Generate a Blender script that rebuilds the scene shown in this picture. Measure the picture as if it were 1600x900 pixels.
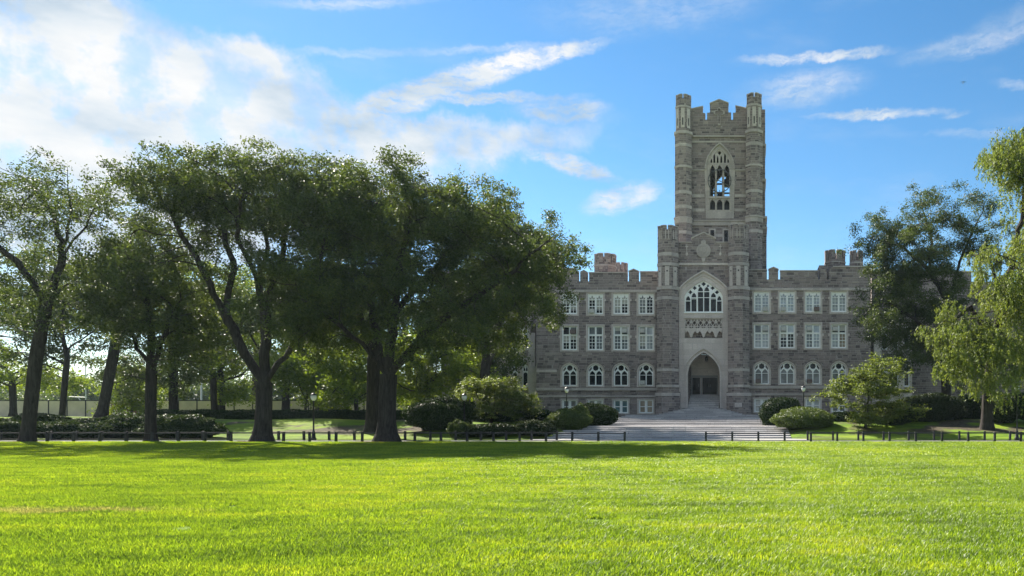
import bpy, bmesh, math, random
import numpy as np
from mathutils import Vector, Matrix
from mathutils.geometry import tessellate_polygon

for o in list(bpy.data.objects):
    bpy.data.objects.remove(o)
SC = bpy.context.scene
COL = SC.collection
R = math.radians
EYE, F, HX, HY = 1.6, 1200.0, 1180.0, 650.0     # eye height, focal length and axis foot in photo pixels

# ------------------------------------------------------------------ camera
cam = bpy.data.cameras.new('camera')
cam.sensor_width = 36.0
cam.lens = 36.0 * F / 1600.0
cam.shift_x = -(HX - 800.0) / 1600.0
cam.shift_y = (HY - 450.0) / 1600.0
cam.clip_end = 30000.0
cam_o = bpy.data.objects.new('camera', cam)
COL.objects.link(cam_o)
cam_o.location = (0, 0, EYE)
cam_o.rotation_euler = (R(90), 0, 0)
SC.camera = cam_o

# ------------------------------------------------------------------ sun, sky, exposure
SUN = Vector((-0.90, 0.97, 1.0)).normalized()
SUN_EL = math.asin(SUN.z)
SUN_AZ = math.atan2(SUN.x, SUN.y)
sl = bpy.data.lights.new('sun', 'SUN')
sl.energy = 5.0
sl.angle = R(0.53)
sl.color = (1.0, 0.93, 0.80)
so = bpy.data.objects.new('sun', sl)
COL.objects.link(so)
so.rotation_euler = SUN.to_track_quat('Z', 'Y').to_euler()
so.location = (-40, 40, 60)
SC.view_settings.view_transform = 'Standard'
SC.view_settings.look = 'None'
SC.view_settings.gamma = 1.0
SC.view_settings.use_curve_mapping = False
SC.view_settings.exposure = 1.60
SC.render.engine = 'CYCLES'
SC.cycles.max_bounces = 6
SC.cycles.transmission_bounces = 4
SC.cycles.transparent_max_bounces = 6
SC.cycles.use_denoising = True
SC.cycles.sample_clamp_indirect = 6.0

W = bpy.data.worlds.new('World')
SC.world = W
W.use_nodes = True


class NT:
    """small helper to write node maths"""
    def __init__(s, tree):
        s.t = tree
        s.n = tree.nodes
        s.l = tree.links

    def node(s, typ, **kw):
        n = s.n.new(typ)
        for k, v in kw.items():
            setattr(n, k, v)
        return n

    def put(s, sock, v):
        if v is None:
            return
        if isinstance(v, bpy.types.NodeSocket):
            s.l.new(v, sock)
        else:
            sock.default_value = v

    def m(s, op, a, b=None, c=None, clamp=False):
        n = s.node('ShaderNodeMath', operation=op, use_clamp=clamp)
        s.put(n.inputs[0], a)
        s.put(n.inputs[1], b)
        s.put(n.inputs[2], c)
        return n.outputs[0]

    def vm(s, op, a, b=None):
        n = s.node('ShaderNodeVectorMath', operation=op)
        s.put(n.inputs[0], a)
        if op == 'SCALE':
            s.put(n.inputs['Scale'], b)
        else:
            s.put(n.inputs[1], b)
        return n.outputs[0]

    def sep(s, v):
        n = s.node('ShaderNodeSeparateXYZ')
        s.put(n.inputs[0], v)
        return n.outputs

    def comb(s, x=0.0, y=0.0, z=0.0):
        n = s.node('ShaderNodeCombineXYZ')
        for i, v in enumerate((x, y, z)):
            s.put(n.inputs[i], v)
        return n.outputs[0]

    def noise(s, v, scale=1.0, detail=3.0, rough=0.5, dist=0.0, dim='3D', col=False):
        n = s.node('ShaderNodeTexNoise', noise_dimensions=dim)
        s.put(n.inputs['Vector'], v)
        n.inputs['Scale'].default_value = scale
        n.inputs['Detail'].default_value = detail
        n.inputs['Roughness'].default_value = rough
        n.inputs['Distortion'].default_value = dist
        return n.outputs['Color' if col else 'Fac']

    def ss(s, v, lo, hi, a=0.0, b=1.0):
        n = s.node('ShaderNodeMapRange', interpolation_type='SMOOTHSTEP')
        s.put(n.inputs[0], v)
        for i, x in enumerate((lo, hi, a, b)):
            s.put(n.inputs[1 + i], x)
        return n.outputs[0]

    def ramp(s, v, stops, interp='LINEAR'):
        n = s.node('ShaderNodeValToRGB')
        n.color_ramp.interpolation = interp
        el = n.color_ramp.elements
        while len(el) < len(stops):
            el.new(0.5)
        for e, (p, c) in zip(el, stops):
            e.position = p
            e.color = (*c, 1.0)
        s.put(n.inputs[0], v)
        return n.outputs[0]

    def mix(s, f, a, b, blend='MIX'):
        n = s.node('ShaderNodeMix', data_type='RGBA', blend_type=blend)
        s.put(n.inputs[0], f)
        for i, v in ((6, a), (7, b)):
            if isinstance(v, tuple) and len(v) == 3:
                v = (*v, 1.0)
            s.put(n.inputs[i], v)
        return n.outputs[2]


def build_world():
    g = NT(W.node_tree)
    g.n.clear()
    out = g.node('ShaderNodeOutputWorld')
    sky = g.node('ShaderNodeTexSky', sky_type='NISHITA')
    sky.sun_disc = False
    sky.sun_elevation = SUN_EL
    sky.sun_rotation = SUN_AZ
    sky.air_density = 1.0
    sky.dust_density = 0.05
    sky.ozone_density = 2.0
    bg = g.node('ShaderNodeBackground')
    bg.inputs[1].default_value = SKY_STRENGTH
    hs = g.node('ShaderNodeHueSaturation')
    hs.inputs['Saturation'].default_value = 1.27
    hs.inputs['Hue'].default_value = 0.495
    g.l.new(sky.outputs[0], hs.inputs['Color'])
    g.l.new(hs.outputs[0], bg.inputs[0])
    d = g.node('ShaderNodeTexCoord').outputs['Generated']
    x, y, z = g.sep(d)
    az = g.m('MULTIPLY', g.m('ARCTAN2', x, y), 180 / math.pi)
    el = g.m('MULTIPLY', g.m('ARCSINE', z), 180 / math.pi)
    # wind-torn warping of the cloud outlines, in degrees of azimuth and elevation
    w1 = g.noise(d, 7.0, 5.0, 0.6, col=True)
    w2 = g.noise(d, 46.0, 6.0, 0.68, col=True)
    wx1, wy1, _ = g.sep(w1)
    wx2, wy2, _ = g.sep(w2)

    def warp(base, a, b, ka, kb):
        t = g.m('ADD', base, g.m('MULTIPLY', g.m('SUBTRACT', a, 0.5), ka))
        return g.m('ADD', t, g.m('MULTIPLY', g.m('SUBTRACT', b, 0.5), kb))
    A1, E1 = warp(az, wx1, wx2, 9.0, 3.4), warp(el, wy1, wy2, 5.0, 2.4)
    A2, E2 = warp(az, wx1, wx2, 1.5, 1.6), warp(el, wy1, wy2, 0.9, 1.0)
    puff = g.noise(d, 24.0, 8.0, 0.62)
    soft = g.noise(g.vm('MULTIPLY', d, (3.0, 3.0, 9.0)), 2.2, 7.0, 0.6)
    fib = g.noise(g.comb(g.m('MULTIPLY', A2, 0.55), g.m('MULTIPLY', g.m('SUBTRACT', E2, g.m('MULTIPLY', A2, 0.12)), 3.2), 0.0), 1.0, 6.0, 0.7)
    total = None

    def azel(px, py):
        a = math.atan((px - HX) / F)
        return math.degrees(a), math.degrees(math.atan((HY - py) / F * math.cos(a)))

    def blob(cx, cy, ax, ay, bx, by, A, E, dens, edge):
        """soft ellipse: centre and the tips of its two half axes"""
        c = azel(cx, cy)
        p, q = azel(cx + ax, cy + ay), azel(cx + bx, cy + by)
        M = np.linalg.inv(np.array([[p[0] - c[0], q[0] - c[0]], [p[1] - c[1], q[1] - c[1]]]))
        da, de = g.m('SUBTRACT', A, c[0]), g.m('SUBTRACT', E, c[1])
        u = g.m('MULTIPLY_ADD', da, float(M[0, 0]), g.m('MULTIPLY', de, float(M[0, 1])))
        v = g.m('MULTIPLY_ADD', da, float(M[1, 0]), g.m('MULTIPLY', de, float(M[1, 1])))
        r = g.m('SQRT', g.m('MULTIPLY_ADD', u, u, g.m('MULTIPLY', v, v)))
        return g.m('MULTIPLY', g.ss(r, 1.0 + edge, 1.0 - edge), dens)
    bank = None
    for a in CLOUD_BANK:
        b_ = blob(*a[:6], A1, E1, a[6], a[7])
        bank = b_ if bank is None else g.m('MAXIMUM', bank, b_)
    # the bank runs on to the west, out of frame, and unseen cover elsewhere is thickened to light the shaded front
    west = g.m('MULTIPLY', g.ss(g.m('ADD', az, 0.0), -38.0, -50.0), g.ss(el, 62.0, 14.0, 0.0, 0.95))
    around = g.m('MULTIPLY', g.ss(g.m('ABSOLUTE', g.m('ADD', az, 14.0)), 50.0, 75.0), g.ss(soft, 0.42, 0.58))
    bank = g.m('MAXIMUM', bank, g.m('MAXIMUM', west, g.m('MULTIPLY', around, 0.7)))
    bank = g.m('MULTIPLY', bank, g.ss(puff, 0.34, 0.60, 0.50, 1.12))
    bank = g.m('MULTIPLY', bank, g.ss(soft, 0.28, 0.52, 0.70, 1.08))
    total = bank
    for a in CLOUD_STREAKS:
        b_ = blob(*a[:6], A2, E2, a[6], a[7])
        b_ = g.m('MULTIPLY', g.m('MULTIPLY', b_, g.ss(puff, 0.28, 0.62, 0.35, 1.15)), g.ss(fib, 0.30, 0.62, 0.35, 1.1))
        total = g.m('MAXIMUM', total, b_)
    veil = g.m('MULTIPLY', g.ss(soft, 0.50, 0.80), 0.13)
    total = g.m('MAXIMUM', total, veil)
    total = g.m('MULTIPLY', total, g.ss(el, -0.5, 1.0), clamp=True)
    shade = g.noise(g.vm('MULTIPLY', d, (1.0, 1.0, 2.6)), 6.5, 6.0, 0.55)
    ccol = g.ramp(shade, [(0.34, (0.50, 0.64, 0.78)), (0.50, (0.80, 0.87, 0.93)), (0.64, (1, 1, 1))])
    cb = g.node('ShaderNodeBackground')
    g.l.new(ccol, cb.inputs[0])
    cb.inputs[1].default_value = CLOUD_STRENGTH
    mx = g.node('ShaderNodeMixShader')
    g.l.new(total, mx.inputs[0])
    g.l.new(bg.outputs[0], mx.inputs[1])
    g.l.new(cb.outputs[0], mx.inputs[2])
    g.l.new(mx.outputs[0], out.inputs[0])
    W.cycles.sampling_method = 'MANUAL'
    W.cycles.sample_map_resolution = 512


SKY_STRENGTH = 0.053
CLOUD_STRENGTH = 0.32
# centre x, y / half axis a / half axis b (photo pixels) / density / edge softness
CLOUD_BANK = [
    (-60, 60, 300, 10, 0, 130, 1.0, 0.22),
    (60, 210, 420, 10, -20, 110, 1.0, 0.22),
    (330, 150, 210, 60, -40, 75, 0.98, 0.28),
    (420, 215, 320, 30, -20, 70, 0.98, 0.32),
    (640, 225, 250, -20, 10, 38, 0.80, 0.45),
    (100, 330, 420, 0, 0, 120, 1.0, 0.35),
]
CLOUD_STREAKS = [
    (690, 135, 150, -50, 8, 20, 0.98, 0.42),
    (835, 90, 100, -22, 4, 14, 1.0, 0.42),
    (590, 172, 80, -14, 4, 16, 0.92, 0.45),
    (770, 153, 120, -3, 1, 8, 0.98, 0.42),
    (660, 82, 240, -17, 1, 6, 0.38, 0.7),
    (880, 172, 62, 3, -6, 18, 0.85, 0.45),
    (800, 215, 95, -14, 5, 22, 0.55, 0.7),
    (890, 257, 66, 22, -5, 13, 1.0, 0.4),
    (972, 310, 50, -14, 8, 16, 0.85, 0.5),
    (1280, 88, 105, -10, 1, 8, 0.85, 0.5),
    (1255, 138, 75, -14, 8, 22, 0.50, 0.7),
    (1370, 179, 95, -5, 1, 7, 0.80, 0.5),
    (1488, 179, 18, -4, 1, 5, 0.50, 0.6),
    (1520, 68, 105, -26, 5, 14, 0.42, 0.7),
    (1575, 40, 60, -25, 8, 16, 0.30, 0.8),
    (1582, 130, 28, 3, 0, 7, 0.35, 0.7),
    (1525, 209, 55, 0, 0, 6, 0.30, 0.7),
    (1020, 18, 130, -15, 5, 30, 0.30, 0.8),
    (540, 5, 110, -3, 1, 8, 0.45, 0.7),
]
build_world()

# ------------------------------------------------------------------ helpers
def X(px, d):
    return (px - HX) / F * d


def Z(py, d):
    return EYE + (HY - py) / F * d


ORIGIN = {}


def tag(o, label=None, cat=None, group=None, kind=None):
    if label:
        o['label'] = label
    if cat:
        o['category'] = cat
    if group:
        o['group'] = group
    if kind:
        o['kind'] = kind
    return o


def attach(o, parent):
    """parent without moving; ORIGIN keeps world origins"""
    if parent is not None:
        o.parent = parent
        o.matrix_parent_inverse = Matrix.Translation(-ORIGIN[parent.name])


def empty(name, loc, label, cat, group=None):
    o = bpy.data.objects.new(name, None)
    o.empty_display_size = 0.3
    COL.objects.link(o)
    o.location = loc
    ORIGIN[o.name] = Vector(loc)
    return tag(o, label, cat, group)


def add(name, me, parent=None, loc=(0, 0, 0), rotz=0.0):
    o = bpy.data.objects.new(name, me)
    COL.objects.link(o)
    o.location = loc
    o.rotation_euler = (0, 0, rotz)
    ORIGIN[o.name] = Vector(loc)
    attach(o, parent)
    return o


class MB:
    """collects faces; build() makes one mesh with metric UVs"""
    def __init__(s):
        s.v, s.f = [], []

    def poly(s, pts):
        i = len(s.v)
        s.v += [tuple(p) for p in pts]
        s.f.append(tuple(range(i, i + len(pts))))

    def box(s, x0, x1, y0, y1, z0, z1):
        if x0 > x1: x0, x1 = x1, x0
        if y0 > y1: y0, y1 = y1, y0
        if z0 > z1: z0, z1 = z1, z0
        i = len(s.v)
        s.v += [(x0, y0, z0), (x1, y0, z0), (x1, y1, z0), (x0, y1, z0), (x0, y0, z1), (x1, y0, z1), (x1, y1, z1), (x0, y1, z1)]
        s.f += [tuple(i + k for k in q) for q in ((0, 1, 5, 4), (1, 2, 6, 5), (2, 3, 7, 6), (3, 0, 4, 7), (4, 5, 6, 7), (3, 2, 1, 0))]
        return s

    def plate(s, outer, holes, y0, y1):
        """outline in (x,z) with holes, from front y0 back to y1"""
        def area(p):
            return sum(p[k][0] * p[(k + 1) % len(p)][1] - p[(k + 1) % len(p)][0] * p[k][1] for k in range(len(p)))
        outer = list(outer) if area(outer) > 0 else list(outer)[::-1]
        holes = [list(h) if area(h) < 0 else list(h)[::-1] for h in holes]
        rings = [outer] + holes
        flat = [p for r in rings for p in r]
        tris = tessellate_polygon([[Vector((p[0], p[1], 0)) for p in r] for r in rings])
        i = len(s.v)
        n = len(flat)
        s.v += [(p[0], y0, p[1]) for p in flat] + [(p[0], y1, p[1]) for p in flat]
        for t in tris:
            a, b, c = (flat[k] for k in t)
            cr = (b[0] - a[0]) * (c[1] - a[1]) - (c[0] - a[0]) * (b[1] - a[1])
            if abs(cr) < 1e-9:
                continue
            t = t if cr > 0 else t[::-1]
            s.f.append(tuple(i + k for k in t))
            s.f.append(tuple(i + n + k for k in t[::-1]))
        o = 0
        for r in rings:
            m = len(r)
            for k in range(m):
                a, b = o + k, o + (k + 1) % m
                s.f.append((i + b, i + a, i + n + a, i + n + b))
            o += m
        return s

    def prism(s, pts, z0, z1, top=None):
        """plan outline (x,y) from z0 to z1, optional other outline on top"""
        top = top or pts
        n = len(pts)
        i = len(s.v)
        s.v += [(p[0], p[1], z0) for p in pts] + [(p[0], p[1], z1) for p in top]
        s.f += [(i + k, i + (k + 1) % n, i + n + (k + 1) % n, i + n + k) for k in range(n)]
        s.f += [tuple(i + n + k for k in range(n)), tuple(i + k for k in range(n))[::-1]]
        return s

    def tube(s, p0, p1, r0, r1=None, k=8):
        r1 = r0 if r1 is None else r1
        p0, p1 = Vector(p0), Vector(p1)
        d = (p1 - p0).normalized()
        u = d.orthogonal().normalized()
        w = d.cross(u)
        i = len(s.v)
        for p, r in ((p0, r0), (p1, r1)):
            for j in range(k):
                a = 2 * math.pi * j / k
                s.v.append(tuple(p + u * math.cos(a) * r + w * math.sin(a) * r))
        s.f += [(i + j, i + (j + 1) % k, i + k + (j + 1) % k, i + k + j) for j in range(k)]
        s.f += [tuple(i + k + j for j in range(k)), tuple(i + j for j in range(k))[::-1]]
        return s

    def lathe(s, prof, c, k=12):
        """profile (r,z) about the vertical through c"""
        i = len(s.v)
        for r, z in prof:
            for j in range(k):
                a = 2 * math.pi * j / k
                s.v.append((c[0] + math.cos(a) * r, c[1] + math.sin(a) * r, c[2] + z))
        for q in range(len(prof) - 1):
            for j in range(k):
                a, b = i + q * k + j, i + q * k + (j + 1) % k
                s.f.append((a, b, b + k, a + k))
        s.f += [tuple(i + (len(prof) - 1) * k + j for j in range(k)), tuple(i + j for j in range(k))[::-1]]
        return s

    def mesh(s, name, mat, smooth=False):
        me = bpy.data.meshes.new(name)
        me.from_pydata(s.v, [], s.f)
        uv = me.uv_layers.new(name='UVMap').data
        for p in me.polygons:
            n = p.normal
            if abs(n.z) > 0.8:
                f = lambda c: (c.x, c.y)
            else:
                h = math.hypot(n.x, n.y) or 1.0
                tx, ty = -n.y / h, n.x / h
                f = lambda c: (c.x * tx + c.y * ty, c.z)
            for li in p.loop_indices:
                uv[li].uv = f(me.vertices[me.loops[li].vertex_index].co)
        if smooth:
            me.polygons.foreach_set('use_smooth', [True] * len(me.polygons))
        me.materials.append(mat)
        return me

    def build(s, name, mat, parent=None, smooth=False, loc=(0, 0, 0)):
        return add(name, s.mesh(name, mat, smooth), parent, loc)


def fast_mesh(name, verts, faces, mat, smooth=False, attr=None):
    """numpy quads or triangles to a mesh"""
    verts = np.ascontiguousarray(verts, dtype=np.float32)
    faces = np.ascontiguousarray(faces, dtype=np.int32)
    k = faces.shape[1]
    me = bpy.data.meshes.new(name)
    me.vertices.add(len(verts))
    me.vertices.foreach_set('co', verts.ravel())
    me.loops.add(faces.size)
    me.loops.foreach_set('vertex_index', faces.ravel())
    me.polygons.add(len(faces))
    me.polygons.foreach_set('loop_start', np.arange(0, faces.size, k, dtype=np.int32))
    if smooth:
        me.polygons.foreach_set('use_smooth', np.ones(len(faces), dtype=bool))
    if attr is not None:
        a = me.attributes.new('tint', 'FLOAT', 'FACE')
        a.data.foreach_set('value', np.ascontiguousarray(attr, dtype=np.float32))
    me.update(calc_edges=True)
    me.materials.append(mat)
    return me


# ------------------------------------------------------------------ materials
def material(name):
    m = bpy.data.materials.new(name)
    m.use_nodes = True
    g = NT(m.node_tree)
    b = m.node_tree.nodes['Principled BSDF']
    return m, g, b


def plain(name, col, rough=0.7, metal=0.0, var=0.12, scale=6.0, bump=0.0, spec=0.4):
    m, g, b = material(name)
    p = g.node('ShaderNodeNewGeometry').outputs['Position']
    n = g.noise(p, scale, 4.0, 0.6)
    c2 = tuple(max(0, x * (1 - 2 * var)) for x in col)
    c3 = tuple(min(1, x * (1 + 2 * var)) for x in col)
    g.l.new(g.ramp(n, [(0.3, c2), (0.7, c3)]), b.inputs['Base Color'])
    b.inputs['Roughness'].default_value = rough
    b.inputs['Metallic'].default_value = metal
    b.inputs['Specular IOR Level'].default_value = spec
    if bump:
        bn = g.node('ShaderNodeBump')
        bn.inputs['Strength'].default_value = bump
        bn.inputs['Distance'].default_value = 0.02
        g.l.new(g.noise(p, scale * 5, 4.0, 0.6), bn.inputs['Height'])
        g.l.new(bn.outputs[0], b.inputs['Normal'])
    return m


def stone(name, stops, mortar, hgt=0.30, wid=0.75, joint=0.02, rough=0.9, bump=0.5, grime=0.25):
    """coursed random ashlar: uneven courses and lengths, each stone its own tone"""
    m, g, b = material(name)
    uv = g.node('ShaderNodeUVMap').outputs[0]
    u, v, _ = g.sep(uv)
    v2 = g.m('ADD', v, g.m('MULTIPLY', g.m('SINE', g.m('MULTIPLY', v, 2.9)), 0.085))
    v2 = g.m('ADD', v2, g.m('MULTIPLY', g.m('SINE', g.m('MULTIPLY', v, 7.3)), 0.035))
    rowf = g.m('DIVIDE', v2, hgt)
    row = g.m('FLOOR', rowf)
    wn = g.node('ShaderNodeTexWhiteNoise', noise_dimensions='1D')
    g.l.new(row, wn.inputs['W'])
    off = g.m('MULTIPLY', wn.outputs['Value'], 17.0)
    u2 = g.m('ADD', u, off)
    jit = g.noise(g.comb(g.m('MULTIPLY', u2, 0.9), g.m('MULTIPLY', row, 3.7), 0.0), 1.0, 2.0, 0.5)
    u2 = g.m('ADD', u2, g.m('MULTIPLY', jit, 1.3))
    colf = g.m('DIVIDE', u2, wid)
    col = g.m('FLOOR', colf)
    w2 = g.node('ShaderNodeTexWhiteNoise', noise_dimensions='2D')
    g.l.new(g.comb(col, row), w2.inputs['Vector'])
    tone = w2.outputs['Value']
    fu, fv = g.m('FRACT', colf), g.m('FRACT', rowf)
    du = g.m('MULTIPLY', g.m('MINIMUM', fu, g.m('SUBTRACT', 1.0, fu)), wid)
    dv = g.m('MULTIPLY', g.m('MINIMUM', fv, g.m('SUBTRACT', 1.0, fv)), hgt)
    e = g.m('MINIMUM', du, dv)
    jm = g.ss(e, joint * 0.5, joint * 1.3, 1.0, 0.0)
    base = g.ramp(tone, stops)
    p = g.node('ShaderNodeNewGeometry').outputs['Position']
    fine = g.noise(p, 9.0, 5.0, 0.65)
    base = g.mix(0.55, base, g.ramp(fine, [(0.25, (0.35, 0.35, 0.36)), (0.75, (1.0, 0.98, 0.95))]), 'MULTIPLY')
    big = g.noise(g.vm('MULTIPLY', p, (0.35, 0.35, 0.12)), 1.0, 4.0, 0.6)
    base = g.mix(grime, base, g.ramp(big, [(0.35, (0.45, 0.44, 0.45)), (0.65, (1.15, 1.13, 1.1))]), 'MULTIPLY')
    g.l.new(g.mix(jm, base, mortar), b.inputs['Base Color'])
    b.inputs['Roughness'].default_value = rough
    b.inputs['Specular IOR Level'].default_value = 0.25
    bn = g.node('ShaderNodeBump')
    bn.inputs['Strength'].default_value = bump
    bn.inputs['Distance'].default_value = 0.05
    h = g.m('ADD', g.ss(e, 0.0, joint * 2.5), g.m('MULTIPLY', fine, 0.7))
    h = g.m('ADD', h, g.m('MULTIPLY', tone, 0.5))
    g.l.new(h, bn.inputs['Height'])
    g.l.new(bn.outputs[0], b.inputs['Normal'])
    return m


def leaf_material(name, stops, trans=0.45, rough=0.55, tcol=(1.35, 1.25, 0.45), spec=0.3):
    m = bpy.data.materials.new(name)
    m.use_nodes = True
    g = NT(m.node_tree)
    g.n.clear()
    out = g.node('ShaderNodeOutputMaterial')
    a = g.node('ShaderNodeAttribute', attribute_name='tint')
    p = g.node('ShaderNodeNewGeometry').outputs['Position']
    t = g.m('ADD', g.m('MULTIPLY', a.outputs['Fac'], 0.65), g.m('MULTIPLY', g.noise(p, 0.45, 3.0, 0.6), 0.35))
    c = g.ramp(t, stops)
    b = g.node('ShaderNodeBsdfPrincipled')
    b.inputs['Roughness'].default_value = rough
    b.inputs['Specular IOR Level'].default_value = spec
    g.l.new(c, b.inputs['Base Color'])
    tr = g.node('ShaderNodeBsdfTranslucent')
    g.l.new(g.mix(1.0, c, tcol, 'MULTIPLY'), tr.inputs[0])
    mx = g.node('ShaderNodeMixShader')
    mx.inputs[0].default_value = trans
    g.l.new(b.outputs[0], mx.inputs[1])
    g.l.new(tr.outputs[0], mx.inputs[2])
    g.l.new(mx.outputs[0], out.inputs[0])
    return m


M = {}
M['rubble'] = stone('rubble_stone', [(0.0, (0.140, 0.117, 0.120)), (0.3, (0.285, 0.240, 0.236)), (0.55, (0.380, 0.325, 0.308)),
                                     (0.8, (0.310, 0.252, 0.250)), (1.0, (0.46, 0.40, 0.355))], (0.36, 0.325, 0.31), hgt=0.26, wid=0.62, joint=0.02, grime=0.5)
M['lime'] = stone('limestone_trim', [(0.0, (0.67, 0.60, 0.57)), (0.5, (0.72, 0.65, 0.62)), (1.0, (0.77, 0.70, 0.67))],
                  (0.42, 0.40, 0.38), hgt=0.62, wid=1.1, joint=0.012, bump=0.2, grime=0.30)
M['lime2'] = stone('weathered_limestone', [(0.0, (0.52, 0.47, 0.45)), (0.5, (0.60, 0.545, 0.52)), (1.0, (0.67, 0.61, 0.585))],
                   (0.40, 0.37, 0.355), hgt=0.62, wid=1.1, joint=0.012, bump=0.25, grime=0.4)
M['step'] = stone('granite_steps', [(0.0, (0.46, 0.445, 0.46)), (0.5, (0.62, 0.60, 0.61)), (1.0, (0.76, 0.735, 0.735))],
                  (0.17, 0.165, 0.17), hgt=0.1235, wid=1.6, joint=0.014, bump=0.2, grime=0.4)  # dark joint rows stand in for shadow lines along the treads
M['white_paint'] = plain('white_window_paint', (0.88, 0.90, 0.90), 0.5, var=0.03)
M['black_iron'] = plain('black_iron', (0.018, 0.019, 0.022), 0.45, 0.3, var=0.2)
M['post'] = plain('dark_painted_post', (0.022, 0.022, 0.026), 0.7, var=0.3, bump=0.3)
M['dark_in'] = plain('dark_interior', (0.03, 0.03, 0.033), 0.9)
M['door_frame'] = plain('grey_door_frame', (0.26, 0.265, 0.27), 0.6, var=0.06)
M['bronze'] = plain('bell_bronze', (0.045, 0.045, 0.04), 0.5, 0.6)
M['steel'] = plain('galvanised_steel', (0.36, 0.37, 0.38), 0.45, 0.7, var=0.1)
M['ac'] = plain('air_conditioner_casing', (0.47, 0.47, 0.45), 0.6, var=0.08)
M['ac_dark'] = plain('air_conditioner_grille', (0.10, 0.10, 0.105), 0.7)
M['ac_brown'] = plain('brown_air_conditioner', (0.15, 0.11, 0.10), 0.7)
M['asphalt'] = plain('path_asphalt', (0.17, 0.165, 0.16), 0.95, var=0.12, scale=9, bump=0.2)
M['pave'] = plain('pale_paving', (0.30, 0.295, 0.285), 0.92, var=0.12, scale=3, bump=0.15)
M['beige'] = plain('beige_hoarding', (0.56, 0.49, 0.38), 0.85, var=0.08, scale=0.7)
M['red_banner'] = plain('maroon_banner', (0.23, 0.075, 0.07), 0.8, var=0.12)
M['white_print'] = plain('white_print', (0.72, 0.69, 0.66), 0.8, var=0.05)
M['pole'] = plain('pale_pole', (0.45, 0.47, 0.45), 0.5, 0.2)
M['lamp_glass'] = plain('frosted_lamp_glass', (0.75, 0.76, 0.78), 0.25, var=0.04)
M['brick_far'] = plain('far_building_wall', (0.42, 0.38, 0.34), 0.9)
M['mulch'] = plain('mulch_soil', (0.075, 0.055, 0.045), 0.95, var=0.3, scale=5, bump=0.5)
M['plane'] = plain('airliner_paint', (0.10, 0.20, 0.32), 0.5)


def glass(name, col, rough, spec, blotch):
    m, g, b = material(name)
    p = g.node('ShaderNodeNewGeometry').outputs['Position']
    n = g.noise(p, 1.1, 4.0, 0.6)
    g.l.new(g.ramp(n, [(0.38, tuple(x * (1 - blotch) for x in col)), (0.62, tuple(min(1, x * (1 + blotch)) for x in col))]), b.inputs['Base Color'])
    b.inputs['Roughness'].default_value = rough
    b.inputs['Specular IOR Level'].default_value = spec
    return m


M['pane_dark'] = glass('dark_window_glass', (0.010, 0.014, 0.018), 0.06, 0.22, 0.5)
M['door_glass'] = glass('dark_door_glass', (0.006, 0.010, 0.013), 0.12, 0.08, 0.5)
M['pane_mid'] = glass('mid_grey_window_glass', (0.16, 0.18, 0.195), 0.08, 0.3, 0.35)  # opaque mid blue-grey base colour with noise blotches
M['pane_pale'] = glass('pale_window_glass', (0.40, 0.44, 0.48), 0.10, 0.6, 0.18)  # opaque pale blue-grey base colour with noise blotches
M['pane_tan'] = glass('window_glass_with_tan_shade', (0.30, 0.25, 0.19), 0.12, 0.6, 0.2)
M['pane_teal'] = glass('window_glass_with_teal_shade', (0.09, 0.20, 0.24), 0.1, 0.6, 0.3)


def bark(name, c0, c1):
    m, g, b = material(name)
    p = g.node('ShaderNodeNewGeometry').outputs['Position']
    q = g.vm('MULTIPLY', p, (1.0, 1.0, 0.16))
    n = g.noise(q, 9.0, 5.0, 0.65, 0.6)
    g.l.new(g.ramp(n, [(0.32, c0), (0.68, c1)]), b.inputs['Base Color'])
    b.inputs['Roughness'].default_value = 0.95
    b.inputs['Specular IOR Level'].default_value = 0.15
    bn = g.node('ShaderNodeBump')
    bn.inputs['Strength'].default_value = 1.0
    bn.inputs['Distance'].default_value = 0.12
    g.l.new(n, bn.inputs['Height'])
    g.l.new(bn.outputs[0], b.inputs['Normal'])
    return m


M['bark'] = bark('elm_bark', (0.020, 0.017, 0.016), (0.062, 0.054, 0.050))
M['bark_dark'] = bark('dark_bark', (0.014, 0.012, 0.012), (0.045, 0.038, 0.036))

# ------------------------------------------------------------------ ground
AXIS = X(1099.3, 90.0)            # the hall's centre line


def sstep(a, b, v):
    t = np.clip((v - a) / (b - a), 0, 1)
    return t * t * (3 - 2 * t)


def terrain(x, y):
    x, y = np.asarray(x, float), np.asarray(y, float)
    roll = 0.10 * np.sin(x * 0.23 + 1.3) * np.sin(y * 0.19) + 0.06 * np.sin(x * 0.61 + y * 0.37)
    hill = 1.30 * sstep(51.5, 63.0, y) + 0.22 * sstep(62, 86, y) + roll * sstep(52, 60, y) * (1 - sstep(75, 120, y))
    cor = np.interp(y, [52, 63, 66, 84, 90], [-0.15, 0.50, 0.55, 1.45, 1.5])
    k = 1 - sstep(8.3, 9.6, np.abs(x - AXIS))
    far = 1 - sstep(92, 110, y)
    hill = hill * (1 - k * far) + cor * k * far
    return hill * (y > 50.5)


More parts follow.
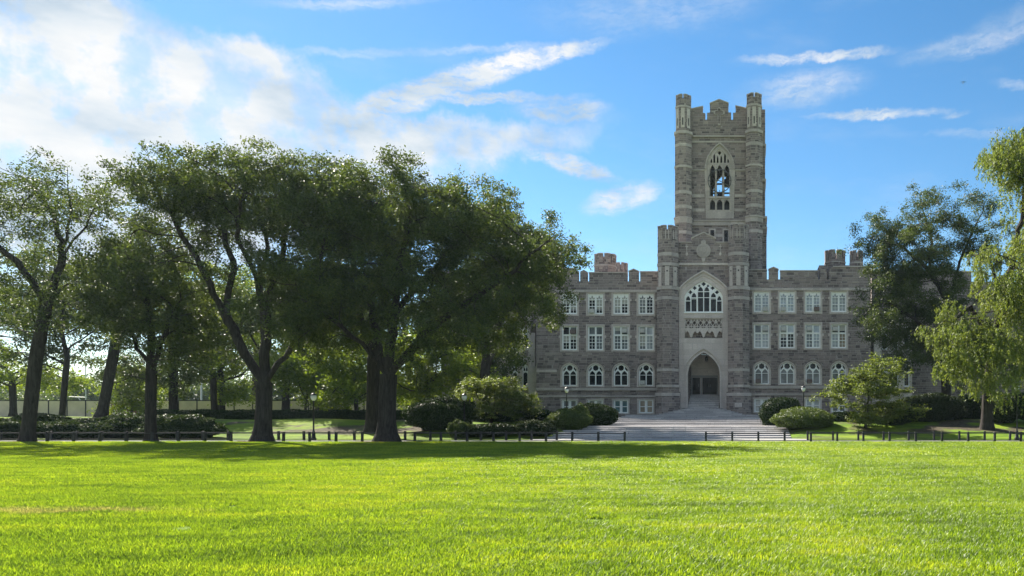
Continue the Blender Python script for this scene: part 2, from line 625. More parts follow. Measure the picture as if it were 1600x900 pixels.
def grass_tint(g, p, blades=False):
    px_, py_, pz_ = g.sep(p)
    flat = g.comb(px_, py_, 0.0)
    n1 = g.noise(flat, 0.16, 4.0, 0.6)
    n2 = g.noise(g.vm('MULTIPLY', flat, (0.55, 1.6, 0.0)), 0.9, 4.0, 0.65)
    n3 = g.noise(flat, 11.0, 3.0, 0.6)
    t = g.m('ADD', g.m('MULTIPLY', n1, 0.40), g.m('ADD', g.m('MULTIPLY', n2, 0.45), g.m('MULTIPLY', n3, 0.15)))
    c = g.ramp(t, [(0.375, (0.078, 0.140, 0.018)), (0.45, (0.130, 0.222, 0.022)), (0.51, (0.186, 0.290, 0.024)), (0.57, (0.242, 0.330, 0.028)), (0.66, (0.31, 0.365, 0.060))])
    # worn straw-coloured patch near the west side of the lawn
    ex = g.m('DIVIDE', g.m('ADD', px_, 12.0), 2.4)
    ey = g.m('DIVIDE', g.m('SUBTRACT', py_, 12.75), 0.42)
    rr = g.m('SQRT', g.m('ADD', g.m('MULTIPLY', ex, ex), g.m('MULTIPLY', ey, ey)))
    rr = g.m('ADD', rr, g.m('MULTIPLY', g.m('SUBTRACT', g.noise(flat, 2.3, 4.0, 0.75), 0.5), 3.4))
    dry = g.ss(rr, 1.3, 0.2, 0.0, 0.62)
    c = g.mix(dry, c, (0.33, 0.30, 0.19))
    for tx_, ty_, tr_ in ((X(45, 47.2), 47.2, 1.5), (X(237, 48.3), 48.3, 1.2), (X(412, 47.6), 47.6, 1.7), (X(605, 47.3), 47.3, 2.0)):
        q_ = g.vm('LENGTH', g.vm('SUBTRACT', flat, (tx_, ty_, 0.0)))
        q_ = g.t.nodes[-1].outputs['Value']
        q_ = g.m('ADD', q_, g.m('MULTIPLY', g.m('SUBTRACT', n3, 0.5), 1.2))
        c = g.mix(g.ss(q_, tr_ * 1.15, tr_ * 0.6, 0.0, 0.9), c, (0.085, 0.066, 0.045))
    scat = g.ss(g.noise(flat, 1.7, 5.0, 0.7), 0.66, 0.78, 0.0, 0.35)
    return g.mix(scat, c, (0.26, 0.25, 0.11)), flat


def ground_material():
    m, g, b = material('grass_ground')
    p = g.node('ShaderNodeNewGeometry').outputs['Position']
    c, flat = grass_tint(g, p)
    px_, py_, pz_ = g.sep(p)
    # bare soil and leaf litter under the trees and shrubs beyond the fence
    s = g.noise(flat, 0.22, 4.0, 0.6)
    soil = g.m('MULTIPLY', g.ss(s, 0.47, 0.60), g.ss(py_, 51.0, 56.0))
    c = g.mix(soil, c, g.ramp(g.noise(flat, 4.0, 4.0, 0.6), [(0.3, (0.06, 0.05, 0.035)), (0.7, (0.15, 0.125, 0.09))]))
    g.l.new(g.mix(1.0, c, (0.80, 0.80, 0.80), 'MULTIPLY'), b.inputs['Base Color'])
    b.inputs['Roughness'].default_value = 0.95
    b.inputs['Specular IOR Level'].default_value = 0.1
    bn = g.node('ShaderNodeBump')
    bn.inputs['Strength'].default_value = 0.8
    bn.inputs['Distance'].default_value = 0.05
    g.l.new(g.noise(flat, 18.0, 4.0, 0.7), bn.inputs['Height'])
    g.l.new(bn.outputs[0], b.inputs['Normal'])
    return m


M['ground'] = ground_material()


def axis_pts(lo, hi, fine0, fine1, step):
    a = list(np.arange(fine0, fine1 + 1e-6, step))
    k, out = step, []
    v = fine0
    while v > lo:
        k *= 1.5
        v -= k
        out.append(max(v, lo))
    k, v, up = step, fine1, []
    while v < hi:
        k *= 1.5
        v += k
        up.append(min(v, hi))
    return np.array(out[::-1] + a + up)


gx, gy = axis_pts(-2600, 2600, -80, 46, 1.0), axis_pts(-300, 3000, 48, 112, 1.0)
GX, GY = np.meshgrid(gx, gy)
gv = np.stack([GX.ravel(), GY.ravel(), terrain(GX, GY).ravel()], 1)
nx, ny = len(gx), len(gy)
ii = (np.arange(ny - 1)[:, None] * nx + np.arange(nx - 1)[None, :]).ravel()
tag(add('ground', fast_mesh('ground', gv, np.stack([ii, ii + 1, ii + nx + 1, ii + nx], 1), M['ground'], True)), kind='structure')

# walk between the two rail fences, and the forecourt at the foot of the steps
mb = MB()
mb.box(-75, 45, 48.05, 49.55, -0.2, 0.012)
tag(mb.build('path', M['asphalt']), kind='structure')
mb = MB()
mb.box(AXIS - 9.0, AXIS + 9.6, 49.62, 54.4, -0.2, 0.018)
tag(mb.build('pavement', M['pave']), kind='structure')

# ------------------------------------------------------------------ entrance steps
STEPS = empty('entrance_steps', (AXIS, 54.0, 0), 'broad flights of grey granite steps rising to the arched entrance', 'steps')
n = 6
for i in range(n):
    y0 = 54.0 + i * 1.5
    MB().box(AXIS - 8.6, AXIS + 8.6, y0, y0 + 1.54 if i < n - 1 else 66.4, 0.776 * (i + 1) / n - 0.30, 0.776 * (i + 1) / n).build('step', M['step'], STEPS)
n = 8
for i in range(n):
    y0 = 66.0 + i * 2.25
    MB().box(AXIS - 7.8, AXIS + 7.8, y0, y0 + 2.3 if i < n - 1 else 89.3, 0.776 + 0.964 * (i + 1) / n - 0.3, 0.776 + 0.964 * (i + 1) / n).build('step', M['step'], STEPS)
z0, z1 = 1.74, Z(637.5, 88.4)
n = 6
for i in range(n):                                   # flared steps to the portal
    hw = 4.6 - 2.2 * i / (n - 1)
    y0 = 84.2 + i * 0.68
    zz = z0 + (z1 - z0) * (i + 1) / n
    MB().prism([(AXIS - hw + 0.7, y0), (AXIS + hw - 0.7, y0), (AXIS + hw, y0 + 0.7), (AXIS + hw, 88.42), (AXIS - hw, 88.42), (AXIS - hw, y0 + 0.7)],
               zz - 0.3, zz).build('step', M['step'], STEPS)
z2 = Z(617, 92.6)
n = 9
for i in range(n):                                   # inner steps under the arch
    y0 = 88.45 + i * 0.44
    zz = z1 + (z2 - z1) * (i + 1) / n
    MB().box(AXIS - 1.86, AXIS + 1.86, y0, 93.6, zz - 0.25, zz).build('step', M['step'], STEPS)

# ------------------------------------------------------------------ the hall
HALL = empty('university_hall', (AXIS, 92.0, 1.5), 'long dark stone gothic hall with tall crenellated belfry tower and arched entrance', 'building')


def arch(x0, x1, zs, za, k=0.62, n=9):
    """points of a pointed arch from the right spring over the apex to the left spring"""
    xm, w, h = (x0 + x1) / 2, (x1 - x0) / 2, za - zs
    pts = []
    for i in range(n + 1):
        t = i / n
        t = 1 - (1 - t) ** 1.5 if False else t
        z = zs + h * (k * math.sqrt(max(0, 1 - (1 - t) ** 2)) + (1 - k) * t)
        pts.append((x0 + w * t, z))
    left = pts
    right = [(2 * xm - x, z) for x, z in pts]
    return right + left[::-1][1:]


def arched(x0, x1, zb, zs, za, k=0.62, n=9):
    return [(x0, zb), (x1, zb)] + arch(x0, x1, zs, za, k, n)


def rect(x0, x1, z0, z1):
    return [(x0, z0), (x1, z0), (x1, z1), (x0, z1)]


def ring(cx, cz, r, n=10, ph=0.0):
    return [(cx + r * math.cos(ph + 2 * math.pi * i / n), cz + r * math.sin(ph + 2 * math.pi * i / n)) for i in range(n)]


def petal(cx, cz, ang, l, w):
    c, s = math.cos(ang), math.sin(ang)
    return [(cx + a * c - b * s, cz + a * s + b * c) for a, b in ((0, 0), (l * 0.45, -w), (l, 0), (l * 0.45, w))]


WR = random.Random(8)
M['blind'] = plain('pale_roller_blind', (0.42, 0.42, 0.39), 0.9, var=0.08)
S = 0.075                          # metres per photo pixel on the front
# ---- window kinds, drawn in photo pixels about the bottom centre
WIN = {}


def sc(pts):
    return [(x * S, z * S) for x, z in pts]


def mb_plate(outer, holes, y0, y1, mb=None):
    mb = mb or MB()
    return mb.plate(sc(outer), [sc(h) for h in holes], y0, y1)


def make_kinds():
    # top storey: two lights with cusped heads
    sur = mb_plate(rect(-14.6, 14.6, 0, 37), [rect(-12.2, 12.2, 2.6, 34.6)], -0.06, 0.40)
    for sx in (-1, 1):
        for zc in (23.0,):
            sur.box(sx * 14.6 * S, sx * 16.8 * S, -0.05, 0.1, zc * S, (zc + 3.6) * S)
    holes = []
    for cx in (-5.6, 5.6):
        holes += [rect(cx - 4.3, cx + 4.3, 5.0, 14.5), rect(cx - 4.3, cx + 4.3, 15.5, 25.4)]
        holes += [petal(cx, 26.0, math.pi / 2, 6.8, 1.7), petal(cx - 0.9, 26.0, math.pi * 0.78, 4.9, 1.6), petal(cx + 0.9, 26.0, math.pi * 0.22, 4.9, 1.6)]
    fr = mb_plate(rect(-12.1, 12.1, 2.7, 34.5), holes, 0.13, 0.27)
    for cx in (-5.6, 5.6):
        fr.box((cx - 0.28) * S, (cx + 0.28) * S, 0.17, 0.25, 5.0 * S, 25.2 * S)
        for zc in (9.7, 20.4):
            fr.box((cx - 4) * S, (cx + 4) * S, 0.172, 0.248, (zc - 0.25) * S, (zc + 0.25) * S)
    panes = [(-10.2, -1.0, 4.0, 33.0), (1.0, 10.2, 4.0, 33.0)]
    WIN['A'] = (sur, fr, panes, rect(-14.5, 14.5, 0.1, 36.9))
    # middle storey: transom, casements below
    sur = mb_plate(rect(-14.6, 14.6, 0, 42.5), [rect(-12.2, 12.2, 2.4, 40.0)], -0.06, 0.40)
    for sx in (-1, 1):
        sur.box(sx * 14.6 * S, sx * 16.8 * S, -0.05, 0.1, 21.5 * S, 25.2 * S)
    holes = []
    for cx in (-5.6, 5.6):
        holes += [rect(cx - 4.3, cx + 4.3, 4.4, 14.0), rect(cx - 4.3, cx + 4.3, 15.0, 24.6), rect(cx - 4.4, cx + 4.4, 27.2, 38.2)]
    fr = mb_plate(rect(-12.1, 12.1, 2.5, 39.9), holes, 0.13, 0.27)
    for cx in (-5.6, 5.6):
        fr.box((cx - 0.28) * S, (cx + 0.28) * S, 0.17, 0.25, 4.4 * S, 24.6 * S)
        for zc in (9.2, 19.8):
            fr.box((cx - 4.3) * S, (cx + 4.3) * S, 0.172, 0.248, (zc - 0.25) * S, (zc + 0.25) * S)
    panes = [(-10.2, -1.0, 3.6, 25.4), (1.0, 10.2, 3.6, 25.4), (-10.2, -1.0, 26.6, 39.0), (1.0, 10.2, 26.6, 39.0)]
    WIN['B'] = (sur, fr, panes, rect(-14.5, 14.5, 0.1, 42.4))
    # ground storey: depressed arch with tracery
    o_, i_ = arched(-14.2, 14.2, 0, 26.0, 38.6, 0.8), arched(-11.6, 11.6, 2.2, 25.0, 36.2, 0.8)
    sur = mb_plate(o_, [i_], -0.06, 0.40)
    holes = [[(r_ * math.cos(t_), 29.9 + r_ * math.sin(t_)) for t_, r_ in ((k * math.pi / 8, 4.9 if k % 2 == 0 else 4.0) for k in range(16))]]
    for cx in (-5.2, 5.2):
        s_ = 1 if cx > 0 else -1
        holes += [rect(cx - 4.4, cx + 4.4, 3.4, 18.4), arched(cx - 4.4, cx + 4.4, 19.2, 20.4, 25.6, 0.35, 5),
                  [(s_ * 5.9, 28.6), (s_ * 9.9, 23.6), (s_ * 10.3, 27.4), (s_ * 6.6, 32.0)]]
    fr = mb_plate(arched(-11.5, 11.5, 2.3, 24.9, 36.0, 0.8), holes, 0.13, 0.27)
    panes = [(-10.4, -0.4, 3.0, 26.5), (0.4, 10.4, 3.0, 26.5), (-8.2, 8.2, 26.6, 34.4)]
    WIN['C'] = (sur, fr, panes, arched(-14.1, 14.1, 0.1, 25.9, 38.5, 0.8))
    # basement: two plain lights
    sur = mb_plate(rect(-13.8, 13.8, 0, 24.5), [rect(-11.8, 11.8, 1.6, 22.6)], -0.06, 0.40)
    holes = []
    for cx in (-5.6, 5.6):
        holes += [rect(cx - 3.6, cx + 3.6, 3.6, 11.4), rect(cx - 3.6, cx + 3.6, 12.6, 20.8)]
    fr = mb_plate(rect(-11.7, 11.7, 1.7, 22.5), holes, 0.13, 0.27)
    panes = [(-9.8, -1.4, 3.0, 21.4), (1.4, 9.8, 3.0, 21.4)]
    WIN['D'] = (sur, fr, panes, rect(-13.7, 13.7, 0.1, 24.4))


make_kinds()
WMESH = {}
for k, (sur, fr, panes, hole) in WIN.items():
    pm = {}
    for i, (x0, x1, z0, z1) in enumerate(panes):
        for mat in ('dark', 'mid', 'pale', 'tan', 'teal'):
            pm[i, mat] = MB().box(x0 * S, x1 * S, 0.285, 0.32, z0 * S, z1 * S).mesh('pane', M['pane_' + mat])
    WMESH[k] = (sur.mesh('window_surround', M['lime']), fr.mesh('window', M['white_paint']), pm, len(panes), hole)
hood = mb_plate(arched(-17.0, 17.0, 24.0, 26.0, 42.0, 0.78), [arched(-14.9, 14.9, 23.9, 26.2, 39.6, 0.8)][:0], -0.16, 0.05)
hood = MB()
oa, ia = sc(arch(-17.4, 17.4, 25.0, 42.6, 0.78)), sc(arch(-15.0, 15.0, 25.0, 40.0, 0.8))
hood.plate(oa + ia[::-1], [], -0.16, 0.03)
HOOD = hood.mesh('hood_mould', M['rubble'])
BLIND = {}
for k, (sur, fr, panes, hole) in WIN.items():
    for i, (x0, x1, z0, z1) in enumerate(panes):
        for q_ in (0.3, 0.5, 0.75):
            BLIND[k, i, q_] = MB().box((x0 + .3) * S, (x1 - .3) * S, 0.273, 0.281, (z1 - (z1 - z0) * q_) * S, (z1 - 0.2) * S).mesh('blind', M['blind'])
AC = {}
for nm, mm in (('pale', 'ac'), ('brown', 'ac_brown')):
    b_ = MB().box(-4.0 * S, 4.0 * S, -0.30, 0.165, 0, 6.2 * S)
    AC[nm] = (b_.mesh('air_conditioner', M[mm]), MB().box(-3.0 * S, 3.0 * S, -0.325, -0.302, 1.2 * S, 5.0 * S).mesh('grille', M['ac_dark']))


def window(kind, px, py, d, panes, acs=()):
    """window at photo column px with its foot at row py; panes: shade of each light"""
    loc = (X(px, d), d, Z(py, d))
    sur, fr, pm, n, hole = WMESH[kind]
    w = add('window', fr, HALL, loc)
    s_ = bpy.data.objects.new('window_surround', sur); COL.objects.link(s_); s_.parent = w
    for i in range(n):
        p = bpy.data.objects.new('pane', pm[i, panes[i]]); COL.objects.link(p); p.parent = w
    if kind == 'C':
        h = bpy.data.objects.new('hood_mould', HOOD); COL.objects.link(h); h.parent = w
    if kind != 'C' or WR.random() < 0.3:
        for i in range(n):
            if panes[i] in ('dark', 'mid') and WR.random() < 0.42 and not (kind == 'C' and i == 2):
                b_ = bpy.data.objects.new('blind', BLIND[kind, i, WR.choice((0.3, 0.5, 0.75))]); COL.objects.link(b_); b_.parent = w
    for x, z, nm in acs:
        a = bpy.data.objects.new('air_conditioner', AC[nm][0]); COL.objects.link(a); a.parent = w; a.location = (x * S, 0, z * S)
    return [(loc[0] + x * S, loc[2] + z * S) for x, z in hole]


Dk, Md, Pl, Tn, Te = 'dark', 'mid', 'pale', 'tan', 'teal'
LEFT, RIGHT = (889.8, 930.3, 970.1, 1009.3), (1190.1, 1229.9, 1270.3, 1310.7)
cutL, cutR = [], []
# top storey
for px, pn, ac in zip(LEFT, [(Dk, Dk), (Dk, Dk), (Md, Dk), (Md, Dk)], [(), ((-5.6, 4.5, 'pale'),), (), ()]):
    cutL.append(window('A', px, 493.6, 90, pn, ac))
for px, pn, ac in zip(RIGHT, [(Pl, Pl), (Pl, Pl), (Pl, Pl), (Pl, Pl)], [((6.0, 4.5, 'pale'),), ((-6.0, 4.5, 'pale'),), ((5.8, 4.5, 'brown'),), ()]):
    cutR.append(window('A', px, 490.4, 90, pn, ac))
# middle storey
for px, pn, ac in zip(LEFT, [(Dk, Dk, Dk, Md), (Dk, Md, Md, Md), (Md, Md, Md, Md), (Md, Pl, Md, Pl)],
                      [((5.6, 28, 'brown'),), (), ((5.6, 29.5, 'pale'),), ((-5.6, 29.5, 'pale'),)]):
    cutL.append(window('B', px, 549.4, 90, pn, ac))
for px, pn, ac in zip(RIGHT, [(Pl, Pl, Md, Pl), (Dk, Dk, Pl, Pl), (Md, Pl, Pl, Pl), (Pl, Tn, Md, Dk)],
                      [((5.6, 29.5, 'pale'),), ((-5.6, 29.5, 'pale'),), ((-5.6, 29.5, 'pale'),), ((-5.6, 29.5, 'pale'),)]):
    cutR.append(window('B', px, 546.4, 90, pn, ac))
# ground storey
for px, ac in zip(LEFT, [(), (), (), ((-5.4, 4.0, 'pale'),)]):
    cutL.append(window('C', px, 604.8, 90, (Dk, Dk, Dk), ac))
for px, ac in zip(RIGHT, [((-5.4, 3.4, 'brown'),), (), ((-5.4, 3.4, 'brown'),), ()]):
    cutR.append(window('C', px, 602.0, 90, (Md, Md, Dk), ac))
# basement
for px, pn in zip(LEFT, [(Md, Md), (Md, Md), (Te, Te), (Tn, Tn)]):
    cutL.append(window('D', px, 647.4, 90, pn))
for px, pn in zip(RIGHT, [(Pl, Pl), (Md, Md), (Pl, Pl), (Md, Md)]):
    cutR.append(window('D', px, 645.6, 90, pn))


def hbox(name, mat, px0, px1, py0, py1, d0, d1, parent=HALL, dref=None):
    dr = dref or d0
    return MB().box(X(px0, dr), X(px1, dr), d0, d1, Z(py1, dr), Z(py0, dr)).build(name, M[mat], parent)


XL, XR = X(838, 90), 2 * AXIS - X(838, 90)
for side, cuts, xa, xb, dy in ((-1, cutL, XL, X(1040, 90), 1.5), (1, cutR, X(1158, 90), XR, -1.5)):
    mb = MB()
    zp = Z(438 + dy, 90)
    mb.plate(rect(xa, xb, 0.6, zp), cuts, 90.0, 90.45)
    mb.box(xa, xb, 90.455, 112, 0.6, zp - 0.9)
    wall = mb.build('wall', M['rubble'], HALL)
    for ya, yb, pr, nm in ((451.8, 455.6, 0.16, 'string_course'), (604.6, 608.6, 0.14, 'sill_course'), (616.2, 619.2, 0.10, 'plinth_course')):
        MB().box(xa - 0.02, xb, 90.0 - pr, 90.06, Z(yb + dy, 90), Z(ya + dy, 90)).build(nm, M['lime2'], HALL)
    mb = MB()
    mb.box(xa - 0.05, xb, 89.78, 89.996, 0.5, Z(619.3 + dy, 90))
    for k in range(5):                              # plinth broken round the basement windows
        pass
    # pale blocks at the outer corner
    for ya, yb in ((576, 580),):
        x2 = X(870, 90) if side < 0 else 2 * AXIS - X(870, 90)
        MB().box(min(x2, xa if side < 0 else xb), max(x2, xa if side < 0 else xb), 89.95, 90.02, Z(yb + dy, 90), Z(ya + dy, 90)).build('pale_band', M['lime'], HALL)

    # parapet with merlons, drawn for the left wing and mirrored about the centre line
    def mx(px):
        x = X(px, 90)
        return x if side < 0 else 2 * AXIS - x
    t = -3.0 if side > 0 else 0.0

    def merlon(pts, name='merlon', d0=89.98, d1=90.5):
        return MB().plate([(mx(a), Z(b + t, 90)) for a, b in pts], [], d0, d1).build(name, M['rubble'], HALL)

    def coping(a, b, y, h=1.6):
        return MB().box(mx(a), mx(b), 89.88, 90.58, Z(y + t + 0.0, 90), Z(y + t - h, 90)).build('coping', M['lime2'], HALL)
    yb = 439.4 if side < 0 else 439.6
    merlon([(1000.3, yb), (1040, yb), (1040, 425.5), (1000.3, 425.5)]); coping(999.9, 1040, 425.4)
    merlon([(982.6, yb), (997.6, yb), (997.6, 424.6), (990.1, 421.4), (982.6, 424.6)])
    mb = MB()
    mb.plate([(mx(a), Z(b + t, 90)) for a, b in ((982.0, 424.7), (990.1, 421.3), (998.2, 424.7), (998.2, 423.2), (990.1, 419.7), (982.0, 423.2))], [], 89.88, 90.58)
    mb.build('coping', M['lime2'], HALL)
    merlon([(920.5, yb), (979.6, yb), (979.6, 427.0), (920.5, 427.0)]); coping(920.1, 980, 426.9)
    merlon([(906.5, yb), (917.6, yb), (917.6, 424.6), (912, 421.4), (906.5, 424.6)])
    merlon([(838, yb), (903.6, yb), (903.6, 424.0), (897, 420.5), (838, 420.5)]); coping(838, 897, 420.4)
    # gabled dormer block and roof turrets behind the parapet
    def oct_(cx, cy, a):
        r = a / math.cos(math.pi / 8)
        return [(cx + r * math.cos(math.pi / 8 + k * math.pi / 4), cy + r * math.sin(math.pi / 8 + k * math.pi / 4)) for k in range(8)]

    def roof_turret(px, hw, top, d, base=440):
        cx = X(px, d)
        a = hw * d / F
        zt = Z(top, d)
        mb = MB()
        mb.prism(oct_(cx, d, a), Z(base, d), zt - 1.15)
        tt = mb.build('roof_turret', M['rubble'], HALL)
        MB().prism(oct_(cx, d, a * 1.05), zt - 1.5, zt - 1.36).build('turret_band', M['lime2'], tt)
        crown_merlons(cx, d, a, zt - 1.15, zt, tt)

    def crown_merlons(cx, cy, a, z0, z1, parent, gap=0.10, cap=True, mat='rubble'):
        o = oct_(cx, cy, a)
        for k in range(8):
            p, c, q = Vector(o[k - 1]), Vector(o[k]), Vector(o[(k + 1) % 8])
            m0, m1 = (p + c) / 2, (c + q) / 2
            u0, u1 = (c - p).normalized(), (q - c).normalized()
            s0, s1 = m0 + u0 * gap, m1 - u1 * gap
            ctr = Vector((cx, cy))
            th = 0.72
            pts = [s0, c, s1, ctr + (s1 - ctr) * th, ctr + (c - ctr) * th, ctr + (s0 - ctr) * th]
            me = MB().prism([tuple(v) for v in pts], z0 - 0.02, z1).build('merlon', M[mat], parent)
            if cap:
                big = [ctr + (v - ctr) * 1.03 for v in pts[:3]] + pts[3:]
                MB().prism([tuple(v) for v in big], z1 + 0.002, z1 + 0.09).build('merlon_cap', M['lime2'], parent)
    if side < 0:
        roof_turret(946, 16, 399.5, 97.0)
        roof_turret(971, 9.5, 412.5, 103.0)
        roof_turret(868, 12, 400, 97.0)
    else:
        roof_turret(1304.5, 15.5, 394, 97.0)
        roof_turret(1338, 10.0, 394, 96.0)
        hbox('roof_block', 'rubble', 1280, 1345, 414.5, 440, 91.0, 96.0)

# ---- end pavilions, mirrored: set-back wall with limestone bay windows and buttress
for side in (-1, 1):
    def px_x(px, d):
        x = X(px, d)
        return x if side < 0 else 2 * AXIS - x

    def bb(name, mat, p0, p1, ya, yb, d0, d1, parent=HALL):
        return MB().box(px_x(p0, d0), px_x(p1, d0), d0, d1, Z(yb, d0), Z(ya, d0)).build(name, M[mat], parent)
    bb('wall', 'rubble', 690, 846, 425, 655, 95.5, 112)
    bb('coping', 'lime', 690, 846, 423.2, 424.9, 95.4, 96.2)
    d0 = 92.6
    holes, wins = [], []
    for p in (786.5, 804.0, 820.5):
        for (ya, yb) in ((508, 546), (568, 604)):
            x0, x1 = px_x(p - 4.6, d0), px_x(p + 4.6, d0)
            x0, x1 = min(x0, x1), max(x0, x1)
            za, zb = Z(ya, d0), Z(yb, d0)
            holes.append(arched(x0, x1, zb, za - 0.6, za, 0.7, 5))
            wins.append((x0, x1, zb, za))
    xa, xb = sorted((px_x(778, d0), px_x(828, d0)))
    mb = MB()
    mb.plate(rect(xa, xb, 1.0, Z(500, d0)), holes, d0, d0 + 0.35)
    mb.box(xa, xb, d0 + 0.355, 95.49, 1.0, Z(500, d0) - 0.1)
    bay = mb.build('bay_window', M['lime'], HALL)
    for x0, x1, zb, za in wins:
        mb = MB()
        xm = (x0 + x1) / 2
        mb.plate(arched(x0, x1, zb, za - 0.6, za, 0.7, 5),
                 [arched(x0 + 0.1, x1 - 0.1, zb + 0.12, zb + (za - zb) * 0.55, zb + (za - zb) * 0.62, 0.7, 4),
                  arched(x0 + 0.1, xm - 0.03, zb + (za - zb) * 0.68, za - 0.75, za - 0.42, 0.7, 4),
                  arched(xm + 0.03, x1 - 0.1, zb + (za - zb) * 0.68, za - 0.75, za - 0.42, 0.7, 4)], d0 + 0.12, d0 + 0.22)
        mb.build('window', M['white_paint'], bay)
        MB().box(x0 + 0.02, x1 - 0.02, d0 + 0.225, d0 + 0.26, zb + 0.02, za - 0.3).build('pane', M['pane_dark'], bay)
        MB().box(x0, x1, d0 - 0.06, d0 + 0.05, zb - 0.75, zb - 0.12).build('apron', M['rubble'], bay)
    for ya, yb in ((500.5, 504), (561.5, 566), (617, 620)):
        MB().box(xa - 0.1, xb + 0.1, d0 - 0.16, d0 + 0.02, Z(yb, d0), Z(ya, d0)).build('ledge', M['lime'], bay)
    for p in (782, 795, 812, 826):
        x0 = px_x(p, d0)
        MB().box(x0 - 0.3, x0 + 0.3, d0 - 0.02, d0 + 0.35, Z(500.3, d0), Z(494, d0)).build('merlon', M['lime'], bay)
    # stepped corner buttress
    mb = MB()
    xs = sorted((px_x(826, 91.3), px_x(839, 91.3)))
    mb.box(xs[0], xs[1], 91.3, 92.58, 0.9, Z(572, 91.3))
    mb.plate(rect(xs[0], xs[1], Z(572, 91.3), Z(572, 91.3) + 0.01), [], 91.3, 92.58)
    x2 = sorted((px_x(826, 91.7), px_x(836, 91.7)))
    mb.box(x2[0], x2[1], 91.7, 92.57, Z(572, 91.3) + 0.012, Z(520, 91.7))
    mb.build('buttress', M['lime'], HALL)

# the east range runs on behind the trees
MB().box(X(1500, 97.0), X(1760, 97.0), 97.0, 112, 0.8, Z(440, 97.0)).build('wall', M['rubble'], HALL)
# ---- entrance bay
DB = 88.6


def bx(px):
    return X(px, DB)


def bz(py):
    return Z(py, DB)


def bp(pts):
    return [(bx(a), bz(b)) for a, b in pts]


door = [(bx(1074.8), bz(642)), (bx(1124.8), bz(642))] + arch(bx(1074.8), bx(1124.8), bz(583), bz(551), 0.66, 12)
bwin = [(bx(1069.6), bz(488.4)), (bx(1129.2), bz(488.4))] + arch(bx(1069.6), bx(1129.2), bz(463), bz(438.5), 0.45, 12)
portal = [(bx(1060), bz(643)), (bx(1138.6), bz(643))] + arch(bx(1060), bx(1138.6), bz(458), bz(424), 0.40, 12)
mb = MB()
mb.plate(bp([(1052, 650), (1146, 650), (1146, 379.5), (1118, 379.5), (1118, 372.5), (1099.5, 363.6), (1081, 372.5), (1081, 379.5), (1052, 379.5)]),
         [portal], DB, DB + 0.7)
mb.build('bay_wall', M['rubble'], HALL)
mb = MB()
for a, b in (((1052, 379.3), (1080.8, 379.3)), ((1118.2, 379.3), (1146, 379.3))):
    mb.box(bx(a[0]), bx(b[0]), DB - 0.08, DB + 0.75, bz(379.3), bz(377.8))
mb.plate(bp([(1080.2, 373.4), (1099.5, 364.0), (1118.8, 373.4), (1118.8, 371.4), (1099.5, 362.0), (1080.2, 371.4)]), [], DB - 0.1, DB + 0.75)
mb.build('coping', M['lime2'], HALL)
# dark side and rear of the bay so that it is a solid body
MB().box(bx(1052), bx(1070), DB + 0.72, 93.9, 1.0, bz(381)).build('bay_body', M['rubble'], HALL)
MB().box(bx(1129.3), bx(1146), DB + 0.72, 93.9, 1.0, bz(381)).build('bay_body', M['rubble'], HALL)
MB().box(bx(1070.1), bx(1129.2), DB + 0.92, 93.9, bz(535), bz(381)).build('bay_body', M['rubble'], HALL)
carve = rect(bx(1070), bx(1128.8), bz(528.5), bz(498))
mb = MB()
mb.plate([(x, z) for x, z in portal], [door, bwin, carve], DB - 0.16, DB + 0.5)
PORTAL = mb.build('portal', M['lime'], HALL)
MB().box(bx(1069.8), bx(1129), DB + 0.40, DB + 0.5, bz(529), bz(497.6)).build('carved_panel_shade_back', M['rubble'], PORTAL)  # dark rubble colour paints in the shade behind the tracery holes
# blind tracery band
holes = []
xs = np.linspace(1070.6, 1128.2, 7)
for i in range(6):
    xa, xb = xs[i], xs[i + 1]
    c = (xa + xb) / 2
    w = (xb - xa) / 2
    holes += [bp([(c - w + .7, 499.2), (c - .4, 499.2), (c - w * .5, 503.2)]), bp([(c + .4, 499.2), (c + w - .7, 499.2), (c + w * .5, 503.2)])]
    holes += [bp([(c - w + .6, 504.4), (c - .7, 509.6), (c - w + .6, 509.2)]), bp([(c + w - .6, 504.4), (c + .7, 509.6), (c + w - .6, 509.2)])]
    holes += [bp([(c - 2.9, 504.8), (c, 501.2), (c + 2.9, 504.8), (c, 508.4)])]
    holes += [bp([(c - w + .6, 510.4), (c - .6, 510.8), (c - w + .6, 513.4)]), bp([(c + w - .6, 510.4), (c + .6, 510.8), (c + w - .6, 513.4)])]
low = [(1128.6, 514)]
for i in range(6):
    xb, xa = xs[6 - i], xs[5 - i]
    c = (xa + xb) / 2
    if i % 2 == 0:
        low += [(xb - 1.0, 520.5), (c + 1.2, 517), (c - 1.5, 521.0)]
        low += [(xa + 1.4, 526.8), (xa - 0.0, 527.4), (xa - 1.4, 526.8)]
    else:
        low += [(c + 1.5, 521.0), (c - 1.2, 517), (xa + 1.0, 520.5)]
low += [(1070.2, 514)]
MB().plate(bp([(1070.2, 498.2), (1128.6, 498.2)] + low), holes, DB - 0.15, DB + 0.02).build('blind_tracery', M['lime'], PORTAL)
for p in (1089.3, 1109.4):
    MB().box(bx(p - 0.5), bx(p + 0.5), DB - 0.22, DB - 0.162, bz(543), bz(529)).build('panel_rib', M['lime'], PORTAL)
MB().box(bx(1069.2), bx(1129.6), DB - 0.30, DB - 0.162, bz(497.8), bz(496.0)).build('ledge', M['lime'], PORTAL)
MB().box(bx(1068.6), bx(1130.2), DB - 0.28, DB + 0.3, bz(489.6), bz(488.0)).build('sill', M['white_paint'], PORTAL)
for p in (1068.2, 1130.4):
    MB().box(bx(p - 0.6), bx(p + 0.6), DB - 0.23, DB - 0.162, bz(640), bz(490)).build('panel_rib', M['lime'], PORTAL)


